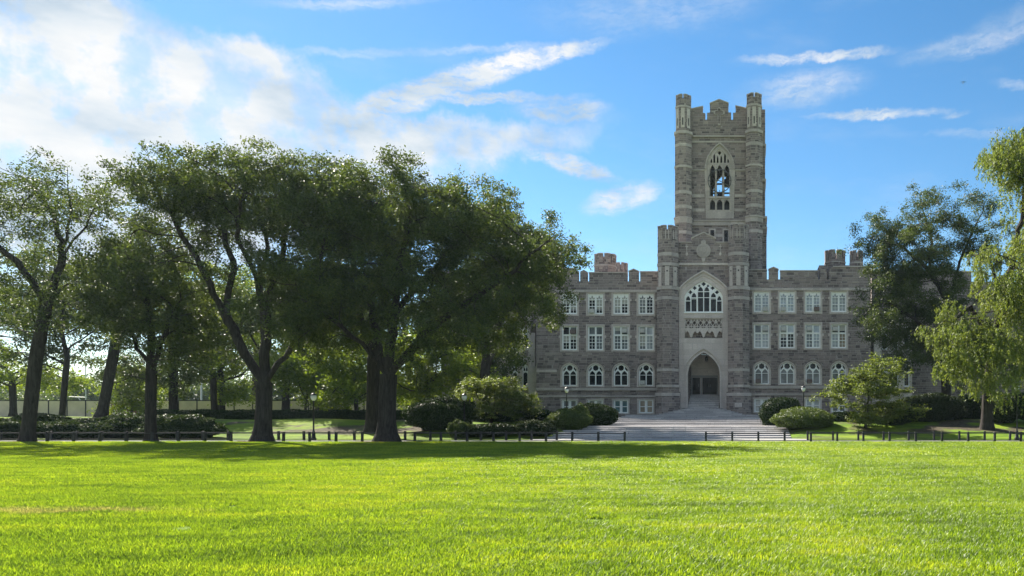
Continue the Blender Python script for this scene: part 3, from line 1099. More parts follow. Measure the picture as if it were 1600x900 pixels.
def arch_band(x0, x1, zs, za, wd, k, y0, y1, name, mat, parent, n=12, foot=0.0):
    o, i_ = arch(x0 - wd, x1 + wd, zs, za + wd * 1.15, k, n), arch(x0, x1, zs, za, k, n)
    if foot:
        o = [(x1 + wd, zs - foot)] + o + [(x0 - wd, zs - foot)]
        i_ = [(x1, zs - foot)] + i_ + [(x0, zs - foot)]
    return MB().plate(o + i_[::-1], [], y0, y1).build(name, M[mat], parent)


arch_band(bx(1060.5), bx(1138.2), bz(457.5), bz(425.5), 0.18, 0.40, DB - 0.42, DB + 0.02, 'hood_mould', 'lime', PORTAL)
arch_band(bx(1064.5), bx(1134.3), bz(459.5), bz(431.0), 0.16, 0.42, DB - 0.25, DB - 0.162, 'arch_moulding', 'lime', PORTAL)
arch_band(bx(1074.8), bx(1124.8), bz(583), bz(551), 0.20, 0.66, DB - 0.30, DB - 0.162, 'arch_moulding', 'lime', PORTAL, foot=bz(583) - bz(641))
arch_band(bx(1070.2), bx(1129.4), bz(580), bz(545.5), 0.16, 0.62, DB - 0.42, DB - 0.162, 'hood_mould', 'lime', PORTAL)
# great window
BW = bwin
holes = []
mull = [1070.6, 1079.5, 1089.3, 1099.4, 1109.4, 1119.5, 1128.2]
heads = [466.5, 461.5, 452.0, 452.0, 461.5, 466.5]
for i in range(6):
    xa, xb = bx(mull[i] + (1.1 if i in (2, 4) else 0.7)), bx(mull[i + 1] - (1.1 if i in (1, 3) else 0.7))
    zt = bz(heads[i])
    holes.append(rect(xa, xb, bz(486.6), zt - 0.30))
    holes.append(arched(xa + 0.02, xb - 0.02, zt - 0.22, zt - 0.12, zt + 0.32, 0.6, 5))
for cx, cy, r in ((1099.4, 443.6, 3.9), (1092.6, 446.6, 2.4), (1106.2, 446.6, 2.4), (1085.4, 450.0, 3.5), (1113.4, 450.0, 3.5), (1078.6, 456.4, 3.6), (1120.2, 456.4, 3.6)):
    st = []
    for k in range(12):
        rr = r * (1.0 if k % 3 == 0 else 0.66) * S
        st.append((bx(cx) + rr * math.sin(k * math.pi / 6), bz(cy) + rr * math.cos(k * math.pi / 6)))
    holes.append(st)
tw = MB().plate(BW, holes, DB + 0.02, DB + 0.26).build('window', M['white_paint'], HALL)
for i in range(6):
    MB().box(bx(mull[i] + .2), bx(mull[i + 1] - .2), DB + 0.27, DB + 0.31, bz(487.5), bz(heads[i] - 4)).build('pane', M['pane_dark'], tw)
MB().box(bx(1078), bx(1121), DB + 0.315, DB + 0.34, bz(462), bz(440.5)).build('pane', M['pane_dark'], tw)
for i in (1, 4):
    MB().box(bx(mull[i] + 0.9), bx(mull[i + 1] - 0.9), DB + 0.14, DB + 0.2, bz(467.2), bz(466.2)).build('glazing_bar', M['white_paint'], tw)
for i in (2, 3):
    MB().box(bx(mull[i] + 0.9), bx(mull[i + 1] - 0.9), DB + 0.14, DB + 0.2, bz(465.2), bz(464.2)).build('glazing_bar', M['white_paint'], tw)
# porch under the arch, walls and vault in dark rubble to paint in its shade
PW = 93.4
hw = bx(1124.8) - AXIS
cxp = (bx(1074.8) + bx(1124.8)) / 2
zt = bz(549)
MB().box(bx(1070.2), bx(1074.8), DB + 0.501, PW, 1.6, zt).build('porch_wall', M['rubble'], HALL)
MB().box(bx(1124.8), bx(1129.2), DB + 0.501, PW, 1.6, zt).build('porch_wall', M['rubble'], HALL)
MB().box(bx(1070.2), bx(1129.2), DB + 0.501, PW, zt + 0.01, zt + 0.5).build('porch_vault', M['rubble'], HALL)


def qx(px):
    return X(px, PW)


def qz(py):
    return Z(py, PW)


dl, dr = rect(qx(1082), qx(1094), qz(616.4), qz(590)), rect(qx(1097.5), qx(1120.2), qz(616.4), qz(590))
back = MB().plate(rect(bx(1070), bx(1129.4), qz(619), zt), [dl, dr], PW, PW + 0.3).build('porch_back_wall', M['lime'], HALL)
for p0, p1, nm in ((1082, 1094, 1), (1097.5, 1120.2, 2)):
    a, b = qx(p0), qx(p1)
    z0_, z1_ = qz(616.4), qz(590)
    lights = [rect(a + .06, b - .06, z0_ + .1, z1_ - .06)] if nm == 1 else [rect(a + .06, (a + b) / 2 - .02, z0_ + .1, z1_ - .06), rect((a + b) / 2 + .02, b - .06, z0_ + .1, z1_ - .06)]
    dd = MB().plate(rect(a, b, z0_, z1_), lights, PW + 0.10, PW + 0.18).build('door', M['dark_in'], HALL)
    MB().box(a + .03, b - .03, PW + 0.185, PW + 0.21, z0_ + .03, z1_ - .03).build('pane', M['door_glass'], dd)
    xh = (a + b) / 2 if nm == 2 else b - 0.2
    for s_ in ((-0.09, 0.09) if nm == 2 else (0.0,)):
        MB().tube((xh + s_, PW + 0.06, z0_ + 0.9), (xh + s_, PW + 0.06, z0_ + 1.3), 0.018).build('handle', M['steel'], dd)
mb = MB()
mb.box(qx(1080.6), qx(1121.6), PW - 0.06, PW - 0.003, qz(589.6), qz(586.6))
for p in (1081, 1095.8, 1121):
    mb.box(qx(p - 0.8), qx(p + 0.8), PW - 0.06, PW - 0.003, qz(616.4), qz(589.7))
mb.build('door_frame', M['door_frame'], HALL)
lx, ly, lz = X(1104, 90.6), 90.6, Z(565, 90.6)
LAN = empty('porch_lantern', (lx, ly, lz), 'dark hanging lantern under the entrance arch', 'lantern')
MB().lathe([(0.05, 0), (0.17, 0.1), (0.2, 0.5), (0.08, 0.66), (0.03, 0.7)], (lx, ly, lz), 6).build('lantern_body', M['black_iron'], LAN)
MB().tube((lx, ly, lz + 0.69), (lx, ly, zt + 0.008), 0.02, k=6).build('chain', M['black_iron'], LAN)
# string across the bay, crest, carved emblems
MB().box(bx(1056), bx(1142), DB - 0.12, DB + 0.02, bz(414.6), bz(410.8)).build('string_course', M['lime'], HALL)
crest = MB()
crest.plate(bp([(1099.4 + 11.2 * math.cos(a), 391.8 + 11.2 * math.sin(a)) for a in np.linspace(0, 2 * math.pi, 25)[:-1]]), [], DB - 0.16, DB + 0.01)
CR = crest.build('crest', M['lime2'], HALL)
MB().plate(bp([(1099.4 + 8.6 * math.cos(a), 391.8 + 8.6 * math.sin(a)) for a in np.linspace(0, 2 * math.pi, 21)[:-1]]),
           [bp([(1099.4 + 7.6 * math.cos(a), 391.8 + 7.6 * math.sin(a)) for a in np.linspace(0, 2 * math.pi, 21)[:-1]])], DB - 0.22, DB - 0.162).build('crest_ring', M['lime2'], CR)
MB().plate(bp([(1094.6, 386.5), (1104.2, 386.5), (1104.2, 392.5), (1099.4, 397.6), (1094.6, 392.5)]), [], DB - 0.25, DB - 0.162).build('crest_shield', M['lime2'], CR)
MB().plate(bp([(1098.8, 387.2), (1100.0, 387.2), (1100.0, 389.6), (1102.6, 389.6), (1102.6, 390.8), (1100.0, 390.8), (1100.0, 395.4), (1098.8, 395.4), (1098.8, 390.8), (1096.2, 390.8), (1096.2, 389.6), (1098.8, 389.6)]),
           [], DB - 0.29, DB - 0.252).build('crest_cross', M['lime2'], CR)
MB().plate(bp([(1096, 381.5), (1103, 381.5), (1103.4, 377.5), (1101, 375.6), (1098, 375.6), (1095.6, 377.5)]), [], DB - 0.2, DB + 0.012).build('crest_crown', M['lime2'], CR)
MB().plate(bp([(1096, 402.6), (1102.8, 402.6), (1102, 406), (1100.6, 409.6), (1098.2, 409.6), (1096.8, 406)]), [], DB - 0.13, DB + 0.012).build('crest_pendant', M['lime2'], CR)
for p in (1073.2, 1125.4):
    MB().plate(bp([(p - .5, 398.5), (p + .5, 398.5), (p + .5, 386), (p + 2.2, 386), (p + 2.2, 385), (p + .5, 385), (p + .5, 381.5), (p - .5, 381.5), (p - .5, 385), (p - 2.2, 385), (p - 2.2, 386), (p - .5, 386)]),
               [], DB - 0.07, DB + 0.01).build('carved_cross', M['lime'], HALL)
    MB().plate([(bx(p) + 0.14 * math.cos(a), bz(397) + 0.2 * math.sin(a)) for a in np.linspace(0, 2 * math.pi, 11)[:-1]], [], DB - 0.10, DB + 0.012).build('carved_boss', M['lime'], HALL)


def turret(px, d, segs, bands, top, z_top_py, z_base, parent=HALL, panels=None, slits=None, name='turret', gap=0.09, merlon_h=1.0, cap=True):
    """octagonal turret: segs (y_top, y_bottom, half width px); bands (y0, y1, extra px)"""
    cx = X(px, d)
    mb = MB()
    for ya, yb, h in segs:
        a = h * d / F
        mb.prism(oct_(cx, d, a), Z(yb, d - a), Z(ya, d - a))
    t = mb.build(name, M['rubble'], parent)
    for ya, yb, h in bands:
        a = h * d / F
        MB().prism(oct_(cx, d, a), Z(yb, d - a), Z(ya, d - a)).build('turret_band', M['lime2'], t)
    a = segs[0][2] * d / F
    zt = Z(z_top_py, d - a)
    crown_merlons(cx, d, a, Z(segs[0][0], d - a), zt, t, gap, cap)
    for ya, yb, w_, h, dark in (panels or []):
        a = h * d / F
        z0_, z1_ = Z(yb, d - a), Z(ya, d - a)
        for k in (-1, 0, 1):
            ang = -math.pi / 2 + k * math.pi / 4
            nx_, ny_ = math.cos(ang), math.sin(ang)
            tx_, ty_ = -ny_, nx_
            def pt(u, v, off):
                return (cx + nx_ * (a + off) + tx_ * u, d + ny_ * (a + off) + ty_ * u, v)
            def slab(u0, u1, v0, v1, o0, o1, nm, mat):
                m_ = MB()
                c_ = [pt(u0, v0, o1), pt(u1, v0, o1), pt(u1, v1, o1), pt(u0, v1, o1), pt(u0, v0, o0), pt(u1, v0, o0), pt(u1, v1, o0), pt(u0, v1, o0)]
                i = len(m_.v)
                m_.v += c_
                m_.f += [(0, 1, 2, 3), (0, 4, 5, 1), (1, 5, 6, 2), (2, 6, 7, 3), (3, 7, 4, 0), (7, 6, 5, 4)]
                return m_.build(nm, M[mat], t)
            w2 = w_ * d / F / 2
            slab(-w2, w2, z0_, z1_, -0.05, 0.07, 'turret_panel', 'lime')
            if dark:
                slab(-w2 * 0.32, w2 * 0.32, z0_ + (z1_ - z0_) * dark[0], z0_ + (z1_ - z0_) * dark[1], 0.0, 0.074, 'arrow_slit', 'dark_in')
    return t


bt_segs = lambda o: [(358.5 + o, 449, 15.8), (449, 612, 16.6), (612, 650, 18.8)]
bt_bands = lambda o: [(394 + o, 399 + o, 16.3), (410 + o * .7, 414.5 + o * .7, 16.6), (446.5, 451.5, 17.6), (462.5, 467.5, 17.0), (575.5, 580, 17.0), (601, 605, 18.0), (613.5, 618.5, 19.6)]
turret(1044.2, 88.3, bt_segs(0), bt_bands(0), 0, 352.5, 650, panels=[(416, 446, 6.6, 15.8, (0.72, 0.8))], name='entrance_turret')
turret(1154.2, 88.3, bt_segs(-1), bt_bands(-1), 0, 350.5, 650, panels=[(415, 446, 6.6, 15.8, (0.72, 0.8))], name='entrance_turret')
for px, o in ((1044.2, 0), (1154.2, -1.5)):
    a = 15.8 * 88.3 / F
    for k in (-1, 0, 1):
        ang = -math.pi / 2 + k * math.pi / 4
        c = Vector((X(px, 88.3), 88.3, 0)) + Vector((math.cos(ang), math.sin(ang), 0)) * (a + 0.02)
        tn = Vector((-math.sin(ang), math.cos(ang), 0))
        m_ = MB()
        za, zb = Z(373 + o, 87.2), Z(359 + o, 87.2)
        for s_ in (-1, 1):
            q = c + tn * (0.17 * s_)
            m_.tube((q.x, q.y, za), (q.x, q.y, zb), 0.045, k=4)
        m_.build('slit_jamb', M['lime'], HALL)
# name plaque on the right turret base
MB().box(X(1148, 86.9), X(1159.4, 86.9), 86.82, 86.95, Z(636, 86.9), Z(629.5, 86.9)).build('plaque', M['lime'], HALL)

# ---- tower
DT = 94.0


def ux(px):
    return X(px, DT)


def uz(py):
    return Z(py, DT)


def up(pts):
    return [(ux(a), uz(b)) for a, b in pts]


bel = [(ux(1103), uz(341.5)), (ux(1146.4), uz(341.5))] + arch(ux(1101), ux(1148.4), uz(262), uz(223.5), 0.62, 12)
op_out = up([(1080, 440), (1168, 440), (1168, 186.5), (1080, 186.5)])
mb = MB()
mb.plate(up([(1076, 440), (1172, 440), (1172, 187), (1076, 187)]), [bel], DT, DT + 0.7)
TW = mb.build('tower_wall', M['rubble'], HALL)
x0, x1 = ux(1064), ux(1184)
DBK = 104.0
rear = [(ux(1107), uz(330)), (ux(1142), uz(330))] + arch(ux(1107), ux(1142), uz(262), uz(232), 0.62, 10)
MB().plate(rect(x0, x1, 10.0, uz(187)), [rear], DBK, DBK + 0.7).build('tower_wall', M['rubble'], HALL)
MB().box(x0, x0 + 0.7, DT + 0.1, DBK - 0.01, 10.0, uz(187)).build('tower_wall', M['rubble'], HALL)
MB().box(x1 - 0.7, x1, DT + 0.1, DBK - 0.01, 10.0, uz(187)).build('tower_wall', M['rubble'], HALL)
MB().box(x0 + 0.71, x1 - 0.71, DT + 0.71, DBK - 0.01, uz(212), uz(207)).build('belfry_shade_roof', M['dark_in'], HALL)  # slab added so that the belfry interior stays dark
MB().box(x0 + 0.71, x1 - 0.71, DT + 0.71, DBK - 0.01, uz(349), uz(343)).build('belfry_floor', M['dark_in'], HALL)
# parapet
for pts in ([(1074, 187.1), (1101.8, 187.1), (1101.8, 176.5), (1098, 176.5), (1098, 167.2), (1080, 171.2), (1074, 172)],
            [(1104.8, 187.1), (1142.2, 187.1), (1142.2, 175.6), (1138, 175.6), (1138, 162.0), (1123.6, 156.4), (1109.2, 162.6), (1109.2, 176), (1104.8, 176)],
            [(1145.4, 187.1), (1174, 187.1), (1174, 171.5), (1166, 170), (1149.4, 166.4), (1149.4, 176), (1145.4, 176)]):
    MB().plate(up(pts), [], DT + 0.004, DT + 0.6).build('merlon', M['rubble'], HALL)
for pts in ([(1074, 172.0), (1080, 171.2), (1098.4, 167.2), (1098.4, 165.6), (1080, 169.6), (1074, 170.4)],
            [(1108.8, 162.8), (1123.6, 156.6), (1138.4, 162.2), (1138.4, 160.4), (1123.6, 154.8), (1108.8, 161.0)],
            [(1149, 166.4), (1166, 170), (1174, 171.5), (1174, 169.9), (1166, 168.4), (1149, 164.8)]):
    MB().plate(up(pts), [], DT - 0.10, DT + 0.68).build('coping', M['lime2'], HALL)
# latin cross relief with quatrefoil ends
cp = [(1121.6, 196), (1125.8, 196), (1126.2, 180), (1129.5, 179.6), (1132.3, 177.8), (1132.3, 173.8), (1129.5, 172.8), (1126.6, 172.6), (1126.4, 169.6), (1124.8, 168.2), (1122.6, 168.2), (1121, 169.6), (1120.8, 172.6), (1117.9, 172.8), (1115.1, 173.8), (1115.1, 177.8), (1117.9, 179.6), (1121.2, 180)]
cc = (1123.7, 178.5)
ins = [(cc[0] + (a - cc[0]) * 0.72, cc[1] + (b - cc[1]) * 0.86) for a, b in cp]
MB().plate(up(cp), [up(ins)], DT - 0.14, DT + 0.003).build('carved_cross', M['lime2'], HALL)
# bands between the turrets
zb = lambda py: Z(py, 92.2)
for ya, yb, pr, mat in ((203.8, 206.2, 0.22, 'lime2'), (212, 214.5, 0.08, 'lime2'), (257.6, 259.4, 0.14, 'lime2'), (297.2, 301.4, 0.05, 'lime2'), (319.8, 324.4, 0.05, 'lime2'),
                        (338.2, 340.0, 0.26, 'lime2'), (340.3, 346.8, 0.14, 'lime2'), (360, 364.8, 0.06, 'lime2')):
    if 215 < ya < 338:
        for p0, p1 in ((1076, 1101), (1148.4, 1172)):
            MB().box(ux(p0), ux(p1), DT - pr, DT + 0.01, zb(yb), zb(ya)).build('string_course', M[mat], HALL)
    else:
        MB().box(ux(1076), ux(1172), DT - pr, DT + 0.01, zb(yb), zb(ya)).build('string_course', M[mat], HALL)
# belfry window: deep limestone frame with tracery
holes = []
lt = [(1109.4, 1117.3), (1120.1, 1128.8), (1131.6, 1139.8)]
for a, b in lt:
    holes.append(arched(ux(a), ux(b), uz(328), uz(317), uz(311.5), 0.5, 6))
    holes.append(arched(ux(a), ux(b), uz(306.6), uz(266), uz(257.5), 0.5, 6))
for a, b, t_, bt in ((1110.2, 1112.6, 246, 254.5), (1114.6, 1117.6, 239.5, 254.5), (1120.0, 1122.6, 243, 254.5), (1125.6, 1128.4, 243, 254.5), (1131.2, 1134.2, 239.5, 254.5), (1136.4, 1138.8, 246, 254.5)):
    holes.append(arched(ux(a), ux(b), uz(bt), uz(t_ + 4), uz(t_), 0.4, 4))
holes.append(up([(1121.0, 238.6), (1124.2, 242.6), (1127.4, 238.6), (1124.2, 235.4)]))
BF = MB().plate(bel, holes, DT - 0.04, DT + 0.45).build('belfry_window', M['lime2'], HALL)
arch_band(ux(1103.4), ux(1146), uz(262), uz(226), 0.17, 0.62, DT - 0.30, DT - 0.045, 'hood_mould', 'lime2', BF, foot=0.2)
arch_band(ux(1108.2), ux(1141), uz(262), uz(232.6), 0.15, 0.62, DT - 0.16, DT - 0.045, 'arch_moulding', 'lime2', BF, foot=uz(262) - uz(329))
for p in (1118.7, 1130.2):
    MB().box(ux(p - 0.7), ux(p + 0.7), DT - 0.14, DT - 0.045, uz(329), uz(256)).build('mullion', M['lime2'], BF)
MB().box(ux(1108), ux(1141.4), DT - 0.2, DT - 0.045, uz(310.5), uz(307.5)).build('transom', M['lime2'], BF)
for a, b in lt:                                      # louvres behind the lower lights
    MB().box(ux(a - .5), ux(b + .5), DT + 0.46, DT + 0.52, uz(329), uz(311)).build('louvre', M['dark_in'], BF)
# skeleton clock dial and the bell frame inside
ccx, ccz = ux(1124.4), uz(283.5)
ck = MB()
rr = 18.5 * DT / F
ck.plate([(ccx + rr * math.cos(a), ccz + rr * math.sin(a)) for a in np.linspace(0, 2 * math.pi, 41)[:-1]],
         [[(ccx + rr * .93 * math.cos(a), ccz + rr * .93 * math.sin(a)) for a in np.linspace(0, 2 * math.pi, 41)[:-1]]], DT - 0.28, DT - 0.22)
CK = ck.build('clock_dial', M['ac_dark'], BF)
for k in range(12):
    a = k * math.pi / 6
    MB().tube((ccx + rr * .76 * math.cos(a), DT - .25, ccz + rr * .76 * math.sin(a)), (ccx + rr * .95 * math.cos(a), DT - .25, ccz + rr * .95 * math.sin(a)), 0.045, k=4).build('hour_mark', M['ac_dark'], BF)
for a, l in ((2.9, 0.6), (-0.45, 0.8)):
    MB().tube((ccx, DT - .25, ccz), (ccx + rr * l * math.cos(a), DT - .25, ccz + rr * l * math.sin(a)), 0.06, 0.03, 4).build('clock_hand', M['ac_dark'], BF)
mb = MB()
for zz in (uz(312), uz(276)):
    for yy in (97, 101):
        mb.tube((x0 + 0.7, yy, zz), (x1 - 0.7, yy, zz), 0.13, k=4)
for xx in (ux(1115), ux(1127.5), ux(1140)):
    for yy in (97, 101):
        mb.tube((xx, yy, uz(343)), (xx, yy, uz(262)), 0.10, k=4)
mb.build('bell_frame', M['black_iron'], HALL)
for xx, zz in ((ux(1122), uz(296)), (ux(1133), uz(272))):
    MB().lathe([(0.62, 0), (0.55, 0.12), (0.40, 0.45), (0.34, 0.8), (0.2, 0.95), (0.05, 1.1)], (xx, 99, zz), 14).build('bell', M['bronze'], HALL, True)
# front corner turrets
tb = [(203.2, 207.4, 14.2), (163.6, 166.6, 12.4), (223, 227.5, 13.0), (257.4, 260.4, 13.8), (297.2, 301.6, 13.1), (319.8, 324.6, 13.2), (337.8, 340.2, 14.6), (340.4, 347.6, 13.6), (360, 364.8, 13.3)]
for px, o, nm in ((1068.0, 0.0, 'L'), (1178.4, -2.0, 'R')):
    bands = [(a + o, b + o, h) for a, b, h in tb]
    turret(px, 93.2, [(153.0 + o, 205 + o, 11.6), (205, 450, 12.8)], bands, 0, 147.6 + o, 450,
           panels=[(168.5 + o, 199 + o, 5.6, 11.6, (0.12, 0.5))], name='tower_turret', gap=0.06)
for px in (1066, 1181):
    x_ = X(px, 94.0)
    MB().prism(oct_(x_, 104.4, 1.0), 10.0, Z(158, 93)).build('tower_turret', M['rubble'], HALL)
# stair buttress on the east flank
MB().box(X(1180, 96), X(1195.5, 96), 95.2, 99.0, 10.0, Z(175, 96)).build('flank_buttress', M['rubble'], HALL)
MB().box(X(1180, 96), X(1197.6, 96), 95.1, 99.1, 10.0, Z(349, 96)).build('flank_buttress', M['rubble'], HALL)
for ya in (229, 283, 341, 357):
    MB().box(X(1180, 96), X(1196.8 if ya < 300 else 1198.6, 96), 95.0, 99.2, Z(ya + 3, 96), Z(ya, 96)).build('flank_band', M['lime2'], HALL)
# small windows low on the tower beside the bay gable
for p0, p1, ya, yb in ((1107.5, 1118.5, 357.5, 373), (1129, 1140, 357.5, 382)):
    f_ = MB().plate(up([(p0, yb), (p1, yb), (p1, ya), (p0, ya)]), [up([(p0 + 2.4, yb - .1), (p1 - 2.4, yb - .1), (p1 - 2.4, ya + 2.4), (p0 + 2.4, ya + 2.4)])], DT - 0.14, DT + 0.05)
    w_ = f_.build('window_surround', M['lime2'], HALL)
    MB().box(ux(p0 + 2.4), ux(p1 - 2.4), DT - 0.06, DT - 0.005, uz(yb), uz(ya + 2.4)).build('pane', M['pane_dark'], w_)

# ------------------------------------------------------------------ trees
M['leaf_elm'] = leaf_material('elm_leaves', [(0.15, (0.032, 0.052, 0.024)), (0.5, (0.058, 0.088, 0.034)), (0.85, (0.112, 0.150, 0.044))], 0.48)
M['leaf_lit'] = leaf_material('maple_leaves', [(0.15, (0.075, 0.120, 0.022)), (0.5, (0.125, 0.190, 0.032)), (0.85, (0.200, 0.255, 0.050))], 0.55)
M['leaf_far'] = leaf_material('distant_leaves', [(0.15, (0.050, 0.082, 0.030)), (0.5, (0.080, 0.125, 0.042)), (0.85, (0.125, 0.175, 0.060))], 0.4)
M['leaf_locust'] = leaf_material('locust_leaves', [(0.15, (0.085, 0.125, 0.034)), (0.5, (0.138, 0.190, 0.052)), (0.85, (0.215, 0.260, 0.090))], 0.45)
M['leaf_olive'] = leaf_material('olive_green_leaves', [(0.15, (0.030, 0.055, 0.018)), (0.5, (0.058, 0.090, 0.028)), (0.85, (0.105, 0.140, 0.045))], 0.35)
M['leaf_yew'] = leaf_material('yew_needles', [(0.15, (0.012, 0.026, 0.010)), (0.5, (0.022, 0.044, 0.014)), (0.85, (0.040, 0.070, 0.020))], 0.12, spec=0.06)
M['leaf_bush'] = leaf_material('clipped_bush_leaves', [(0.15, (0.045, 0.075, 0.016)), (0.5, (0.080, 0.122, 0.024)), (0.85, (0.135, 0.180, 0.040))], 0.25)
M['leaf_juniper'] = leaf_material('juniper_sprays', [(0.15, (0.022, 0.042, 0.020)), (0.5, (0.040, 0.068, 0.028)), (0.85, (0.062, 0.092, 0.034))], 0.2, spec=0.05)
M['leaf_shrub'] = leaf_material('rhododendron_leaves', [(0.15, (0.020, 0.034, 0.018)), (0.5, (0.036, 0.055, 0.026)), (0.85, (0.055, 0.070, 0.040))], 0.15, spec=0.08)


def leaf_quads(rng, c, size, up=0.5, droop=None, aspect=0.55):
    """rhombic folded leaves at centres c"""
    n = len(c)
    nrm = rng.normal(size=(n, 3))
    nrm /= np.linalg.norm(nrm, axis=1)[:, None] + 1e-9
    nrm[:, 2] += up
    nrm /= np.linalg.norm(nrm, axis=1)[:, None] + 1e-9
    t = rng.normal(size=(n, 3))
    if droop is not None:
        t = t * 0.6 + np.array([0, 0, -1.0]) * droop
    t -= nrm * (t * nrm).sum(1)[:, None]
    t /= np.linalg.norm(t, axis=1)[:, None] + 1e-9
    b = np.cross(nrm, t)
    L = (size * rng.uniform(0.6, 1.35, n))[:, None]
    w = L * aspect
    fold = nrm * L * 0.12
    v = np.stack([c - t * L * 0.5, c + b * w * 0.5 + fold, c + t * L * 0.5, c - b * w * 0.5 + fold], 1).reshape(-1, 3)
    f = np.arange(4 * n).reshape(n, 4)
    return v, f


def tubes(pos, par, rad, root_n):
    """branch skeleton to tapered tubes; one loop of rings per segment"""
    idx = np.arange(1, len(pos))
    P0, P1 = pos[par[idx]], pos[idx]
    r1 = rad[idx]
    r0 = np.minimum(rad[par[idx]], r1 * 1.22)
    main = rad[par[idx]] <= r1 * 1.6
    r0 = np.where(main, rad[par[idx]], r0)
    V, Fc, off = [], [], 0
    for lo, hi, k in ((0.0, 0.03, 3), (0.03, 0.07, 4), (0.07, 0.16, 7), (0.16, 9.0, 14)):
        s = (r1 > lo) & (r1 <= hi)
        if not s.any():
            continue
        a, b_, ra, rb = P0[s], P1[s], r0[s], r1[s]
        d = b_ - a
        L = np.linalg.norm(d, axis=1)[:, None] + 1e-9
        d = d / L
        a = a - d * np.minimum(ra, 0.3)[:, None] * 0.5
        ref = np.where(np.abs(d[:, 2:3]) > 0.9, np.array([[1.0, 0, 0]]), np.array([[0, 0, 1.0]]))
        u = np.cross(d, ref)
        u /= np.linalg.norm(u, axis=1)[:, None] + 1e-9
        w = np.cross(d, u)
        an = np.arange(k) * 2 * math.pi / k
        cs, sn = np.cos(an)[None, :, None], np.sin(an)[None, :, None]
        ringv = u[:, None, :] * cs + w[:, None, :] * sn
        if k == 14:                                # fluted boles and root spurs
            fl = 1 + 0.09 * np.sin(3 * an + 1.0) + 0.07 * np.sin(5 * an + 2.0)
            ringv = ringv * fl[None, :, None]
        v = np.concatenate([a[:, None, :] + ringv * ra[:, None, None], b_[:, None, :] + ringv * rb[:, None, None]], 1)
        n = len(a)
        base = off + np.arange(n)[:, None] * 2 * k
        j = np.arange(k)[None, :]
        jn = (j + 1) % k
        q = np.stack([base + j, base + jn, base + k + jn, base + k + j], 2).reshape(-1, 4)
        V.append(v.reshape(-1, 3))
        Fc.append(q)
        off += n * 2 * k
    return np.concatenate(V), np.concatenate(Fc)


def grow(rng, trunk, par, nt, att, step, kill, iters=140):
    """branches reach for the points att, from the trunk top and the main limbs"""
    pos, par = np.array(trunk, float), list(par)
    alive = np.ones(len(att), bool)
    start = max(1, nt - 3)
    d = np.linalg.norm(att[:, None] - pos[None, start:], axis=2)
    nd, ni = d.min(1), d.argmin(1) + start
    kids = np.zeros(len(pos), int)
    for it in range(iters):
        live = np.where(alive)[0]
        if len(live) == 0:
            break
        vec = att[live] - pos[ni[live]]
        vec /= nd[live][:, None] + 1e-9
        acc = np.zeros((len(pos), 3))
        np.add.at(acc, ni[live], vec)
        grow_i = np.where(np.abs(acc).sum(1) > 1e-6)[0]
        grow_i = grow_i[kids[grow_i] < 4]
        if len(grow_i) == 0:
            break
        dr = acc[grow_i]
        dr /= np.linalg.norm(dr, axis=1)[:, None] + 1e-9
        prev = pos[grow_i] - pos[np.array(par)[grow_i]]
        pl = np.linalg.norm(prev, axis=1)[:, None]
        dr = dr + 0.55 * prev / np.maximum(pl, 1e-6) + rng.normal(0, 0.16, dr.shape)
        dr /= np.linalg.norm(dr, axis=1)[:, None] + 1e-9
        new = pos[grow_i] + dr * step
        kids[grow_i] += 1
        i0 = len(pos)
        pos = np.concatenate([pos, new])
        par += list(grow_i)
        kids = np.concatenate([kids, np.zeros(len(new), int)])
        d = np.linalg.norm(att[:, None] - new[None], axis=2)
        dm, di = d.min(1), d.argmin(1) + i0
        better = dm < nd
        nd, ni = np.where(better, dm, nd), np.where(better, di, ni)
        alive &= nd > kill
    return pos, np.array(par)


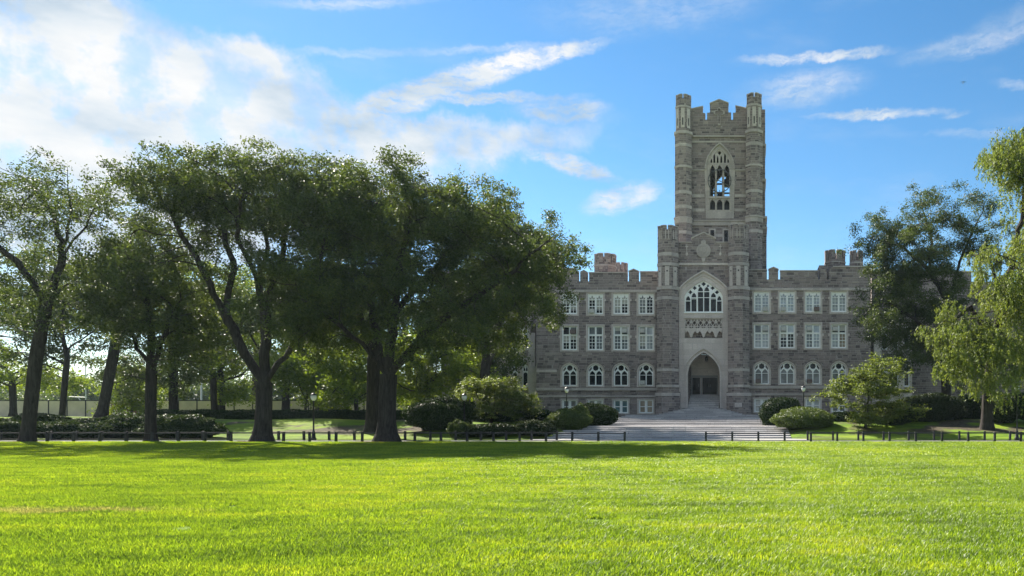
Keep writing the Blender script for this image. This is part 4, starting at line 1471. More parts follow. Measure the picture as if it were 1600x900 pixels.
def make_tree(name, label, px, d, r_base, fork_py, lobes, clumps, per, leaf, mat, seed, cat='tree', group=None, bk='bark',
              spread=0.85, att_per=4, step=0.55, shell=0.35, up=0.5, droop=None, lean=0.0, twig=2, flare=0.7, aspect=0.55,
              zsquash=0.7, base_z=None, limbs=(), taper=0.56, sigma=None, solid=0.72, bough=6, bough_r=1.15, strands=0, drop=0.0):
    """lobes: photo column, row, half width, half height, depth radius, weight, depth offset; limbs: (depth drift, photo points)"""
    rng = np.random.default_rng(seed)
    x = X(px, d)
    z = float(terrain(x, d)) if base_z is None else base_z
    root = empty(name, (x, d, z), label, cat, group)
    lobes = [(l[0], l[1] + drop) + tuple(l[2:]) for l in lobes]
    vol = np.array([l[2] * l[3] for l in lobes], float) * np.array([l[5] if len(l) > 5 else 1.0 for l in lobes])
    pick = rng.choice(len(lobes), clumps, p=vol / vol.sum())
    cc = np.zeros((clumps, 3))
    nb = max(8, clumps // bough)
    bc = np.zeros((nb, 3))
    for i, k in enumerate(pick[:nb]):
        l = lobes[k]
        dd = d + (l[6] if len(l) > 6 else 0.0)
        v = rng.normal(size=3)
        v /= np.linalg.norm(v)
        r = (shell + (1 - shell) * rng.uniform() ** 0.6) if rng.uniform() < 0.85 else rng.uniform() ** 0.33
        r *= 0.88
        bc[i] = (X(l[0], dd) + v[0] * r * l[2] * dd / F, dd + v[1] * r * l[4], Z(l[1], dd) + v[2] * r * l[3] * dd / F)
    bi = rng.integers(0, nb, clumps)
    cc = bc[bi] + rng.normal(0, 1.0, (clumps, 3)) * spread * bough_r * np.array([1, 1, 0.62])
    cc[:, 2] = np.maximum(cc[:, 2], z + 0.4)
    crad = spread * rng.uniform(0.45, 1.3, clumps)
    att = (cc[:, None, :] + rng.normal(0, 0.5, (clumps, att_per, 3)) * crad[:, None, None] * np.array([1, 1, zsquash])).reshape(-1, 3)
    zf = Z(fork_py, d)
    n = max(4, int((zf - z) / 0.6))
    trunk = []
    xl = X(px + lean, d) - x
    for i in range(n + 1):
        t = i / n
        trunk.append((x + xl * t + 0.05 * math.sin(3.1 * t + seed), d + 0.05 * math.sin(2.3 * t + 2 * seed), z - 0.25 + (zf - z + 0.25) * t))
    nt = len(trunk)
    sk, sp = list(trunk), [0] + list(range(nt - 1))
    for drift, pts in limbs:
        q = [np.array((X(a, d), d, Z(b, d))) for a, b in pts]
        for j in range(len(q)):
            q[j][1] += drift * j / max(1, len(q) - 1)
            q[j][0] *= q[j][1] / d
            q[j][2] = EYE + (q[j][2] - EYE) * q[j][1] / d
        cur = int(np.argmin(np.linalg.norm(np.array(sk) - q[0], axis=1)))
        pt = np.array(sk[cur])
        for tgt in q[1:]:
            m_ = max(1, int(round(np.linalg.norm(tgt - pt) / 0.6)))
            for k in range(1, m_ + 1):
                sk.append(tuple(pt + (tgt - pt) * k / m_ + rng.normal(0, 0.05, 3)))
                sp.append(cur)
                cur = len(sk) - 1
            pt = tgt
    pos, par = grow(rng, sk, sp, nt, att, step, step * 0.95)
    cnt = np.zeros(len(pos))
    haskid = np.zeros(len(pos), bool)
    haskid[par[1:]] = True
    cnt[~haskid] = 1
    for i in range(len(pos) - 1, 0, -1):
        cnt[par[i]] += cnt[i]
    rad = np.maximum(r_base * (cnt / cnt[0]) ** taper, 0.013)
    hz = pos[:nt, 2] - z
    rad[:nt] *= 1 + flare * np.exp(-np.maximum(hz, 0) / (r_base * 0.9))
    v, f = tubes(pos, par, rad, nt)
    add('trunk', fast_mesh('trunk', v, f, M[bk], True), root)
    # leaves: most of them in clumps, the rest strung along the twigs
    n1 = int(per * solid)
    wgt = crad ** 2 / (crad ** 2).sum()
    ci = rng.choice(clumps, n1, p=wgt)
    v = rng.normal(size=(n1, 3))
    v /= np.linalg.norm(v, axis=1)[:, None]
    c1 = cc[ci] + v * (rng.uniform(size=n1) ** 0.45 * crad[ci])[:, None] * np.array([1, 1, zsquash]) * (1 + 0.25 * rng.normal(size=(n1, 1)))
    if strands:                                    # hanging sprays under each clump
        so_ = rng.normal(0, 0.5, (clumps, strands, 3)) * crad[:, None, None]
        ln = crad[:, None] * rng.uniform(0.35, 1.7, (clumps, strands))
        k_ = rng.integers(0, strands, n1)
        u_ = rng.uniform(size=n1)
        c1 = cc[ci] + so_[ci, k_] * (1 + 0.35 * u_[:, None]) * np.array([1, 1, 0.6])
        c1[:, 2] -= (u_ ** 1.3) * ln[ci, k_]
        c1 += rng.normal(0, 0.055, (n1, 3))
        c1[:, 2] = np.maximum(c1[:, 2], z + 0.35)
    tw = pos[(cnt <= twig)]
    tw = tw[tw[:, 2] > z + (zf - z) * 0.35]
    n2 = per - n1
    ti = rng.integers(0, len(tw), n2)
    c2 = tw[ti] + rng.normal(0, sigma or spread * 0.33, (n2, 3))
    V, Fq = leaf_quads(rng, np.concatenate([c1, c2]), leaf, up, droop, aspect)
    tone = np.concatenate([rng.uniform(0, 1, clumps)[ci], rng.uniform(0, 1, len(tw))[ti]])
    add('crown', fast_mesh('crown', V, Fq, M[mat], False, np.clip(tone * 0.5 + rng.uniform(0, 0.5, per), 0, 1)), root)
    return root


ELM = 'elms along the lawn fence'
make_tree('elm_tree', 'open crowned elm at the far left with bare ascending limbs and sparse leaves', 45, 47.2, 0.33, 560,
          [(40, 285, 130, 55, 5, 1.2), (150, 292, 68, 62, 4.5), (-70, 330, 120, 90, 5), (175, 380, 50, 50, 5, .5), (40, 450, 90, 60, 5, .9), (-60, 480, 90, 80, 5), (110, 470, 50, 50, 4, .7)],
          520, 44000, 0.145, 'leaf_elm', 11, group=ELM, shell=0.6, lean=12, spread=0.55, solid=0.55, taper=0.60, bough=3, bough_r=1.3, drop=16,
          limbs=((1, [(57, 560), (72, 480), (100, 400), (140, 340), (175, 270)]), (-2, [(72, 480), (30, 410), (-20, 370), (-60, 320)]), (2, [(100, 400), (85, 340), (50, 280)]), (-1, [(100, 400), (110, 330), (105, 260)]),
                 (2, [(72, 470), (125, 430), (190, 395)])))
make_tree('elm_tree', 'small dark round crowned tree with slim straight trunk between two larger elms', 237, 48.3, 0.28, 580,
          [(238, 490, 80, 75, 3.6), (205, 440, 60, 50, 3), (285, 520, 36, 50, 3)], 280, 42000, 0.165, 'leaf_elm', 23, spread=0.62, bough=4, bough_r=1.4, group=ELM, bk='bark_dark',
          limbs=((1, [(237, 580), (210, 530), (185, 490)]), (-1, [(238, 575), (258, 520), (280, 470)]), (0, [(238, 575), (235, 500), (225, 430)])))
make_tree('elm_tree', 'vase shaped elm with a flared trunk and wide flat topped crown', 412, 47.6, 0.42, 598,
          [(390, 292, 135, 44, 5.5, 1.4), (285, 315, 55, 58, 5, 1.3), (490, 315, 66, 70, 5, 1.4), (310, 415, 55, 45, 5, .5), (478, 440, 56, 62, 5, .9), (250, 400, 30, 40, 4, .6)],
          760, 108000, 0.15, 'leaf_elm', 37, spread=0.60, bough=3, bough_r=1.6, drop=12, group=ELM, shell=0.45, flare=0.95,
          limbs=((-1, [(410, 600), (385, 555), (352, 490), (322, 430), (285, 370), (258, 320)]), (2, [(352, 490), (365, 420), (345, 345), (312, 290)]), (0, [(414, 595), (416, 500), (404, 440), (418, 385), (398, 310), (385, 265)]),
                 (-2, [(416, 597), (452, 548), (475, 500), (490, 440), (512, 360)]), (2, [(416, 480), (440, 400), (450, 330), (455, 275)]), (-3, [(404, 440), (370, 370), (380, 300)])))
make_tree('elm_tree', 'largest elm with a massive dark trunk and dense spreading crown', 605, 47.3, 0.46, 585,
          [(650, 318, 105, 68, 6, 1.3), (545, 318, 68, 72, 5.5, 1.3), (745, 350, 84, 74, 6, 1.2), (610, 430, 130, 66, 6.5, .9), (765, 440, 84, 55, 6, 1), (520, 460, 50, 62, 5, 1), (700, 515, 80, 36, 5, .8), (590, 282, 60, 22, 4, 1), (500, 500, 50, 40, 5, .8), (770, 500, 60, 40, 5, .8), (828, 390, 46, 50, 4.5, 1.1, 1.5), (876, 360, 28, 26, 3, 1.3, 1.5)],
          1080, 190000, 0.155, 'leaf_elm', 41, spread=0.64, bough=3, bough_r=1.6, drop=12, group=ELM, shell=0.35, lean=2, flare=1.1,
          limbs=((-2, [(603, 585), (565, 535), (522, 502), (478, 470)]), (2, [(604, 575), (582, 490), (560, 430), (530, 360), (510, 300)]), (-1, [(607, 580), (616, 490), (626, 410), (642, 330), (630, 270)]),
                 (-1, [(610, 588), (660, 525), (712, 482), (765, 450), (815, 410), (865, 370)]), (2, [(616, 500), (652, 450), (695, 400), (735, 345)])))
make_tree('elm_tree', 'elm whose trunk stands close behind the massive dark trunk', 583, 56.0, 0.40, 560,
          [(585, 350, 95, 80, 5), (520, 400, 60, 70, 5), (640, 430, 80, 60, 5)], 220, 26000, 0.20, 'leaf_elm', 43, spread=0.7, bough=4, drop=28, group=ELM, bk='bark_dark',
          limbs=((2, [(587, 560), (560, 480), (520, 400)]), (1, [(587, 560), (600, 470), (610, 370)])))
make_tree('elm_tree', 'elm overhanging the west wing of the hall, its trunk hidden by shrubs', 758, 69.0, 0.40, 580,
          [(800, 385, 64, 66, 5), (840, 405, 40, 54, 4.5, 1.5), (772, 440, 50, 46, 5), (856, 452, 18, 36, 3, 1.2), (785, 345, 45, 36, 5)], 400, 58000, 0.195, 'leaf_elm', 47, spread=0.72, bough=4, drop=6, group=ELM,
          limbs=((0, [(758, 580), (784, 500), (822, 430), (860, 390)]), (1, [(758, 580), (756, 480), (775, 380), (795, 320)])))
BG = 'trees standing back on the grounds'
for px, d, r, fork, lobes, cl, n, mat, lab, seed, kw in (
    (97, 74, 0.24, 560, [(85, 500, 70, 70, 5), (110, 440, 50, 50, 4)], 110, 13000, 'leaf_elm', 'slim dark leaning tree in front of the beige hoarding', 3, dict(lean=8, bk='bark_dark')),
    (160, 80, 0.44, 520, [(170, 430, 75, 75, 6), (230, 400, 60, 60, 5), (120, 460, 50, 50, 5)], 150, 17000, 'leaf_elm', 'tree with a bare pale trunk leaning east beside the maroon banner', 5, dict(lean=24)),
    (20, 84, 0.3, 585, [(15, 590, 60, 34, 5), (70, 600, 42, 26, 5), (-40, 570, 60, 50, 5)], 110, 12000, 'leaf_lit', 'bright yellow green maple behind the far left elm', 7, {}),
    (272, 86, 0.4, 560, [(265, 480, 75, 80, 6), (300, 560, 60, 50, 5), (215, 590, 45, 40, 5)], 150, 16000, 'leaf_olive', 'olive green tree behind the slim straight trunk', 9, {}),
    (345, 88, 0.36, 590, [(340, 540, 60, 60, 5), (370, 590, 50, 40, 5), (335, 450, 50, 60, 5)], 140, 15000, 'leaf_lit', 'light green tree behind the vase shaped elm', 13, {}),
    (478, 70, 0.12, 632, [(475, 590, 58, 30, 4), (440, 560, 36, 36, 3.5), (510, 600, 40, 24, 3.5)], 110, 12000, 'leaf_lit', 'small maple with a thin trunk beside the lamp post', 15, dict(step=0.4)),
    (500, 92, 0.4, 580, [(500, 520, 70, 70, 6), (450, 480, 50, 60, 5), (540, 560, 40, 50, 5)], 140, 15000, 'leaf_far', 'grey green tree above the long dark hedge', 17, {}),
    (556, 66, 0.16, 630, [(556, 600, 28, 42, 3), (545, 550, 26, 30, 3)], 70, 8000, 'leaf_lit', 'sunlit yellow green tree just west of the massive trunk', 19, dict(step=0.4)),
    (668, 72, 0.3, 590, [(668, 560, 60, 50, 5), (650, 605, 45, 26, 4), (720, 590, 40, 36, 4)], 130, 15000, 'leaf_lit', 'sunlit maple just east of the massive trunk', 21, {}),
    (735, 84, 0.4, 570, [(735, 530, 60, 70, 5), (770, 570, 40, 50, 5)], 120, 13000, 'leaf_olive', 'dark green tree beside the limestone bay windows', 25, {}),
    (446, 77, 0.3, 580, [(440, 505, 62, 62, 5), (480, 470, 40, 50, 4)], 130, 13000, 'leaf_olive', 'mid green tree seen under the east limb of the vase shaped elm', 31, {}),
    (335, 70, 0.24, 585, [(318, 520, 48, 56, 4), (350, 480, 36, 40, 4)], 110, 12000, 'leaf_olive', 'mid green tree just west of the vase shaped elm', 33, {}),
    (206, 92, 0.14, 632, [(206, 606, 34, 24, 3), (196, 628, 20, 8, 2)], 70, 6000, 'leaf_lit', 'small tree half hiding the maroon banner', 35, dict(step=0.5)),
    (1625, 84, 0.4, 560, [(1620, 500, 70, 90, 6), (1570, 570, 50, 60, 5), (1650, 600, 60, 50, 5)], 170, 17000, 'leaf_elm', 'dark tree behind the drooping one at the right edge', 39, dict(bk='bark_dark')),
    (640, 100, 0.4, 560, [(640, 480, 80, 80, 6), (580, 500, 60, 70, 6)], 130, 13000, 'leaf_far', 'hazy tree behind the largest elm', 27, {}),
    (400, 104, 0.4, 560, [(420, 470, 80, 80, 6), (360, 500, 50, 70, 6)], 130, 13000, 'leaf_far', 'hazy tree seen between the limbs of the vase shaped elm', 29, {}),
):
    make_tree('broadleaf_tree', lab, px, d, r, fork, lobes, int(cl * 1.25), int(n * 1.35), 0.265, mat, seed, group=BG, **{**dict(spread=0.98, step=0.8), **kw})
FT = 'distant trees beyond the hoarding'
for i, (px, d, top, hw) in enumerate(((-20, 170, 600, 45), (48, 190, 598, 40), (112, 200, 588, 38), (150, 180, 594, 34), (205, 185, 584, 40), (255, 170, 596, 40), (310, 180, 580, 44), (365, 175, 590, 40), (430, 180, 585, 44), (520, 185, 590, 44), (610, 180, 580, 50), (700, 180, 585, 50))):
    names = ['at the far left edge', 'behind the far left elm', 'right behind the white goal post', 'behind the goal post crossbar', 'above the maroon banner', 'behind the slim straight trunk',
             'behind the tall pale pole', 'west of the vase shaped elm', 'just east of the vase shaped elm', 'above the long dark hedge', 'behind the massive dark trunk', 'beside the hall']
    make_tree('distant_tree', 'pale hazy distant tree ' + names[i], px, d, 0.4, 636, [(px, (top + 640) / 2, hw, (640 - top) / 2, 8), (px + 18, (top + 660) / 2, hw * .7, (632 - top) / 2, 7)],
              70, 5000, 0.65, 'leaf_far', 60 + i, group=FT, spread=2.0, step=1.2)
# right-hand trees
make_tree('locust_tree', 'tall dark tree in front of the east wing with arching limbs and feathery outline', 1478, 72.0, 0.44, 560,
          [(1400, 385, 55, 70, 5, 1.2), (1445, 332, 58, 38, 5), (1525, 350, 58, 60, 5, .5), (1380, 470, 46, 60, 5, 1.4), (1455, 445, 62, 70, 5.5, 1.2), (1485, 540, 70, 60, 5, 1.1), (1415, 545, 50, 40, 4.5, 1)],
          740, 118000, 0.19, 'leaf_olive', 71, bough=4, bough_r=1.3, shell=0.4, aspect=0.4, spread=0.68,
          limbs=((-1, [(1478, 560), (1480, 470), (1452, 422), (1410, 385), (1365, 375)]), (1, [(1480, 470), (1502, 400), (1530, 340), (1552, 305)]), (0, [(1452, 422), (1455, 370), (1438, 310)]), (-2, [(1478, 560), (1430, 500), (1385, 470)])))
make_tree('locust_tree', 'bright green tree at the right edge with drooping sunlit sprays', 1543, 57.0, 0.40, 600,
          [(1590, 252, 42, 54, 3.5, 2.6, -4), (1556, 400, 50, 26, 3, 1.1, -4), (1580, 460, 58, 50, 4, 1.2, -5), (1510, 500, 40, 24, 2.6, 1.5, -5), (1482, 530, 26, 26, 2.4, 1.4, -5), (1600, 560, 40, 45, 4, 1, -4), (1530, 545, 52, 40, 3, 1.4, -5), (1545, 590, 50, 22, 2.5, 1.3, -6), (1492, 575, 24, 18, 2, 1.2, -6), (1640, 400, 60, 150, 5, .7, -2)],
          560, 122000, 0.185, 'leaf_locust', 73, droop=1.5, aspect=0.36, shell=0.25, up=0.1, spread=0.62, taper=0.64, strands=9, solid=0.88, bough=3,
          limbs=((-2, [(1543, 600), (1556, 520), (1580, 420), (1600, 320), (1604, 235)]), (-4, [(1552, 530), (1515, 480), (1488, 505)]), (-4, [(1566, 470), (1545, 405), (1515, 400)])))
make_tree('dogwood_tree', 'low spreading dogwood with flat sunlit tiers beside the east clipped bush', 1352, 57.5, 0.10, 652,
          [(1345, 588, 56, 9, 2.2), (1310, 606, 34, 7, 1.6), (1380, 573, 38, 10, 1.8), (1355, 610, 60, 10, 2.4), (1330, 632, 52, 8, 2.2), (1395, 615, 36, 9, 2), (1350, 655, 50, 14, 2), (1400, 640, 40, 14, 2)],
          330, 34000, 0.15, 'leaf_locust', 77, bough=3, spread=0.36, sigma=0.16, step=0.3, bk='bark_dark', up=1.2, zsquash=0.3)
make_tree('dogwood_tree', 'low spreading dogwood with flat tiers in front of the limestone bay windows', 768, 60.0, 0.10, 655,
          [(770, 602, 48, 7, 2.2), (735, 615, 36, 7, 1.6), (800, 622, 40, 7, 1.8), (775, 640, 50, 8, 2.2), (825, 634, 18, 5, 1.2)],
          260, 26000, 0.15, 'leaf_locust', 79, bough=3, spread=0.36, sigma=0.16, step=0.3, bk='bark_dark', up=1.2, zsquash=0.3)


# ------------------------------------------------------------------ shrubs
def shrub(name, label, px, py, rx, rz, d, ry, n, leaf, mat, seed, group=None, rough=0.12, cat='bush', up=0.4, core=True, flat=0.0, power=2.0):
    """clipped or loose shrub: leaves on an uneven rounded body that reaches the ground"""
    rng = np.random.default_rng(seed)
    cx, cz = X(px, d), Z(py, d)
    gz = float(terrain(cx, d)) - 0.05
    a, c = rx * d / F, rz * d / F
    lo = min(gz, cz - c)
    root = empty(name, (cx, d, gz), label, cat, group)
    top = cz + c
    cz = (top + lo) / 2 if (cz - c) > gz else cz
    c = top - cz
    v = rng.normal(size=(n, 3))
    v /= np.linalg.norm(v, axis=1)[:, None]
    ph = rng.uniform(0, 6.28, 8)

    def bump(v):
        b = np.zeros(len(v))
        for k in range(4):
            w = rng2[k]
            b += np.sin(v @ w * (2.2 + 1.6 * k) + ph[k]) / (1 + 0.6 * k)
        return 1 + rough * b * 0.6
    rng2 = [rng.normal(size=3) for _ in range(4)]

    def body(v, s):
        e = 2.0 / power
        q = np.sign(v) * np.abs(v) ** e
        r = (bump(v) * s)[:, None]
        return np.array([cx, d, cz]) + q * r * np.array([a, ry, c])
    p = body(v, rng.uniform(0.90, 1.03, n))
    keep = p[:, 2] > gz
    p = p[keep]
    V, Fq = leaf_quads(rng, p, leaf, up)
    tint = np.clip(rng.uniform(0, 1, len(p)), 0, 1)
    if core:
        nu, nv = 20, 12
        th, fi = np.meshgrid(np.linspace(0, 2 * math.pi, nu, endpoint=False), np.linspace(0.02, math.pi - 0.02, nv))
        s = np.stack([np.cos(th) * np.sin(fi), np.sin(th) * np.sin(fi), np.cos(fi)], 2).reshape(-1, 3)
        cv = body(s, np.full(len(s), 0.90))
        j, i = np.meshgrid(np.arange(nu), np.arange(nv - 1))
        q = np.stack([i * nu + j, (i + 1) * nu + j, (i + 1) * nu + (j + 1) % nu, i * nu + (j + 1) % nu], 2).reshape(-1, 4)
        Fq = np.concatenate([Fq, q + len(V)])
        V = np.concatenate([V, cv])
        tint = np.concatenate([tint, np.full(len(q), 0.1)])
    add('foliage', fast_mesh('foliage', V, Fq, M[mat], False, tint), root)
    mb = MB()
    for k in range(3):
        an = k * 2.1 + seed
        mb.tube((cx + 0.08 * math.cos(an), d + 0.08 * math.sin(an), gz), (cx + 0.4 * a * math.cos(an), d + 0.4 * ry * math.sin(an), cz), 0.035, 0.015, 5)
    mb.build('stem', M['bark_dark'], root)
    return root


CB = 'clipped bushes flanking the steps'
shrub('clipped_bush', 'dark green clipped bush nearest the west side of the steps', 929, 648, 38, 19, 66, 2.2, 17000, 0.11, 'leaf_yew', 1, CB, 0.13)
shrub('clipped_bush', 'sunlit clipped bush in front of the dark one west of the steps', 886, 656, 35, 16, 60, 1.7, 14000, 0.10, 'leaf_bush', 2, CB, 0.13)
shrub('clipped_bush', 'small leafy tuft between the two clipped bushes west of the steps', 908, 640, 12, 9, 63, 0.6, 3000, 0.10, 'leaf_bush', 3, CB, 0.2)
shrub('clipped_bush', 'dark green clipped bush behind the sunlit one east of the steps', 1219, 640, 34, 20, 66, 2.1, 16000, 0.11, 'leaf_yew', 4, CB, 0.13)
shrub('clipped_bush', 'large sunlit clipped bush at the east edge of the steps', 1254, 656, 51, 19, 59, 2.3, 19000, 0.10, 'leaf_bush', 5, CB, 0.13)
YW = 'dark shrubs on the banks'
for i, (px, py, rx, rz, d, ry, n, lf, mt, lab) in enumerate((
    (688, 643, 46, 20, 57.5, 2.0, 18000, .13, 'leaf_yew', 'broad black green yew mound east of the massive trunk'),
    (716, 668, 14, 11, 53.0, 0.6, 4000, .10, 'leaf_olive', 'small round grey green shrub behind the rail fence'),
    (765, 672, 40, 9, 54.0, 1.4, 8000, .16, 'leaf_shrub', 'loose dark shrub under the west dogwood'),
    (832, 670, 34, 11, 54.5, 1.3, 9000, .16, 'leaf_shrub', 'loose dark shrub west of the clipped bushes'),
    (800, 648, 60, 12, 62.0, 1.4, 10000, .14, 'leaf_yew', 'dark shrub row at the foot of the limestone bay windows'),
    (1392, 652, 36, 22, 60.0, 1.6, 11000, .15, 'leaf_shrub', 'tall dark shrub behind the east dogwood'),
    (1448, 641, 52, 24, 61.0, 1.8, 14000, .17, 'leaf_shrub', 'rounded dark shrub with pale edged leaves east of the dogwood'),
    (1508, 640, 34, 24, 63.0, 1.6, 10000, .16, 'leaf_yew', 'black green shrub beside the trunk at the right edge'),
    (1570, 636, 34, 24, 59.5, 1.4, 9000, .16, 'leaf_shrub', 'pale tipped shrub just east of the trunk at the right edge'),
    (1610, 636, 30, 26, 60.0, 1.4, 8000, .16, 'leaf_yew', 'dark shrub cut by the right edge of the view'),
    (1320, 660, 34, 18, 61.5, 1.3, 8000, .15, 'leaf_yew', 'dark shrub in the shade under the east dogwood'),
)):
    shrub('bank_shrub', lab, px, py, rx, rz, d, ry, n, lf, mt, 30 + i, YW, 0.22)
JU = 'spreading junipers on the west bank'
for i, (px, py, rx, rz, d, ry, lab) in enumerate((
    (110, 670, 50, 12, 51.8, 1.4, 'low spreading juniper east of the far left elm'),
    (175, 664, 58, 14, 53.5, 1.5, 'low spreading juniper below the maroon banner'),
    (205, 658, 40, 9, 57.0, 1.4, 'sunlit low juniper higher on the bank behind the slim trunk'),
    (290, 664, 62, 14, 53.0, 1.5, 'low dark juniper between the slim trunk and the vase shaped elm'),
    (60, 657, 40, 8, 57.0, 1.3, 'low juniper behind the far left elm trunk'),
    (8, 672, 36, 14, 52.0, 1.3, 'grey green juniper at the left edge'),
)):
    shrub('juniper_bush', lab, px, py, rx, rz, d, ry, 13000, 0.16, 'leaf_juniper', 50 + i, JU, 0.28, up=0.9)


def hedge(name, label, px0, px1, y0, y1, d, thick, n, seed):
    rng = np.random.default_rng(seed)
    xa, xb, za, zb_ = X(px0, d), X(px1, d), Z(y1, d) - 0.5, Z(y0, d)
    root = empty(name, ((xa + xb) / 2, d, za), label, 'hedge')
    u = rng.uniform(size=(n, 3))
    p = np.stack([xa + (xb - xa) * u[:, 0], d - thick / 2 + thick * u[:, 1], za + (zb_ - za) * u[:, 2]], 1)
    side = rng.choice(3, n, p=[0.5, 0.35, 0.15])
    wv = 0.04 * np.sin(p[:, 0] * 1.7) + 0.03 * np.sin(p[:, 0] * 4.1 + 1)
    p[side == 0, 1] = d - thick / 2
    p[side == 2, 1] = d + thick / 2
    p[side == 1, 2] = zb_
    p[:, 2] += wv
    p += rng.normal(0, 0.03, p.shape)
    V, Fq = leaf_quads(rng, p, 0.10, 0.3)
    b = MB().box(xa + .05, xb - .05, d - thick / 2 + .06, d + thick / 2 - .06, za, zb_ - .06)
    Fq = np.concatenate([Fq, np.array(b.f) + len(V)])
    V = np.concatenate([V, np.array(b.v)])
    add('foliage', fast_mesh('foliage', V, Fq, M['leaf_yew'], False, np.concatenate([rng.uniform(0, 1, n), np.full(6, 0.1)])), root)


hedge('clipped_hedge', 'long low dark clipped hedge on the bank behind the elms', 232, 662, 641.5, 655, 66, 1.1, 26000, 5)

# ------------------------------------------------------------------ rail fences
def fence(label, d, pxs, group='dark rail fences along the walk', skip=()):
    xs = [X(p, d) for p in pxs]
    h = 0.62
    root = empty('rail_fence', ((xs[0] + xs[-1]) / 2, d, 0), label, 'fence', group)
    pm = MB().prism([(-.062, -.062), (.062, -.062), (.062, .062), (-.062, .062)], -0.2, h - 0.03)
    pm.prism([(-.062, -.062), (.062, -.062), (.062, .062), (-.062, .062)], h - 0.0299, h, [(-.05, -.05), (.05, -.05), (.05, .05), (-.05, .05)])
    me = pm.mesh('post', M['post'])
    rng = random.Random(int(d * 10) + len(pxs))
    for x in xs:
        o = add('post', me, root, (x, d, float(terrain(x, d))), rng.uniform(-.08, .08))
        o.rotation_euler = (rng.uniform(-.03, .03), rng.uniform(-.03, .03), o.rotation_euler[2])
    for a, b in zip(xs[:-1], xs[1:]):
        for z_, t_ in ((0.53, 0.021), (0.10, 0.018)):
            MB().box(a + 0.06, b - 0.06, d - 0.022, d + 0.022, z_ - t_, z_ + t_).build('rail', M['post'], root)


fence('dark post and rail fence at the lawn edge west of the steps', 47.6, [976 - 41 * k for k in range(27)][::-1])
fence('dark post and rail fence at the lawn edge east of the steps', 47.6, [1103 + 41 * k for k in range(14)])
fence('dark post and rail fence on the far side of the walk to the west', 49.9, [870 - 39.5 * k for k in range(24)][::-1])
fence('dark post and rail fence on the far side of the walk to the east', 49.9, [1262 + 39.5 * k for k in range(10)])

# steel crowd barriers in the gap of the fence
for p0, p1, lab in ((978, 1006, 'grey steel barrier touching the west end post of the lawn fence'), (1008.5, 1050, 'grey steel barrier in the middle of the fence gap'), (1052.5, 1071, 'short grey steel barrier at the east end of the row')):
    d = 52.4
    a, b = X(p0, d), X(p1, d)
    root = empty('steel_barrier', ((a + b) / 2, d, 0.02), lab, 'barrier', 'steel barriers before the steps')
    zt_ = 0.86
    mb = MB()
    mb.tube((a, d, 0.16), (a, d, zt_), 0.02, k=6).tube((b, d, 0.16), (b, d, zt_), 0.02, k=6).tube((a, d, zt_), (b, d, zt_), 0.02, k=6).tube((a, d, 0.16), (b, d, 0.16), 0.02, k=6)
    mb.build('frame', M['steel'], root)
    nb = max(3, int((b - a) / 0.16))
    for k in range(1, nb):
        x = a + (b - a) * k / nb
        MB().tube((x, d, 0.17), (x, d, zt_ - 0.01), 0.007, k=4).build('bar', M['steel'], root)
    for x in (a + 0.12, b - 0.12):
        MB().box(x - 0.025, x + 0.025, d - 0.28, d + 0.28, 0.02, 0.05).build('foot', M['steel'], root)
        MB().tube((x, d, 0.05), (x, d, 0.17), 0.018, k=6).build('foot_stem', M['steel'], root)
# pale pedestal and handrail at the east edge of the upper flight
px_, d = 1193, 72.0
zg = 0.776 + 0.964 * 3 / 8
ped = empty('stone_pedestal', (X(px_, d), d, zg), 'small white stone pedestal beside the dark clipped bush east of the steps', 'pedestal')
MB().box(X(1190.4, d), X(1197, d), d - .2, d + .2, zg - 0.05, zg + 0.12).box(X(1191.4, d), X(1196, d), d - .15, d + .15, zg + 0.121, zg + 0.62).box(X(1190.8, d), X(1196.6, d), d - .19, d + .19, zg + 0.621, zg + 0.72).build('pedestal_block', M['white_print'], ped)
d = 69.0
zg = 0.776 + 0.964 * 2 / 8
hr = empty('handrail', (X(1188.5, d), d, zg), 'thin black handrail on the east side of the upper steps', 'handrail')
mb = MB().tube((X(1188.5, d), d, zg - .02), (X(1188.5, d), d, zg + 0.95), 0.025, k=6)
mb.build('rail_post', M['black_iron'], hr)
x_ = X(1188.5, d)
MB().tube((x_, d - 0.3, zg + 0.93), (x_, 84.0, 1.74 + 0.95), 0.022, k=6).build('rail', M['black_iron'], hr)
MB().tube((x_, 83.8, 1.72), (x_, 83.8, 2.68), 0.025, k=6).build('rail_post', M['black_iron'], hr)


# ------------------------------------------------------------------ lamp posts
def lamp(px, top, d, label):
    x = X(px, d)
    z = float(terrain(x, d))
    zt_ = Z(top, d)
    h = zt_ - z
    root = empty('lamp_post', (x, d, z), label, 'lamp', 'black lamp posts')
    MB().lathe([(0.17, -0.1), (0.17, 0.12), (0.12, 0.2), (0.10, 0.5), (0.065, 0.62), (0.05, 0.7), (0.04, h - 0.62), (0.07, h - 0.6), (0.07, h - 0.56), (0.045, h - 0.53)], (x, d, z), 12).build('pole', M['black_iron'], root, True)
    MB().lathe([(0.07, h - 0.53), (0.15, h - 0.42), (0.18, h - 0.28), (0.15, h - 0.17)], (x, d, z), 14).build('globe', M['lamp_glass'], root, True)
    MB().lathe([(0.20, h - 0.17), (0.19, h - 0.14), (0.11, h - 0.06), (0.03, h - 0.03), (0.02, h)], (x, d, z), 14).build('cap', M['black_iron'], root, True)


lamp(490, 613.5, 50.4, 'black lamp post with round white globe between the two big elms')
lamp(725.5, 614.5, 56.4, 'black lamp post half hidden by the west dogwood')
lamp(885.4, 604.5, 68.5, 'black lamp post behind the sunlit bush before the west wing')
lamp(1255.5, 602.5, 68.5, 'black lamp post behind the large bush before the east wing')
lamp(1589, 598, 51.5, 'black lamp post at the right edge, its head in the drooping foliage')

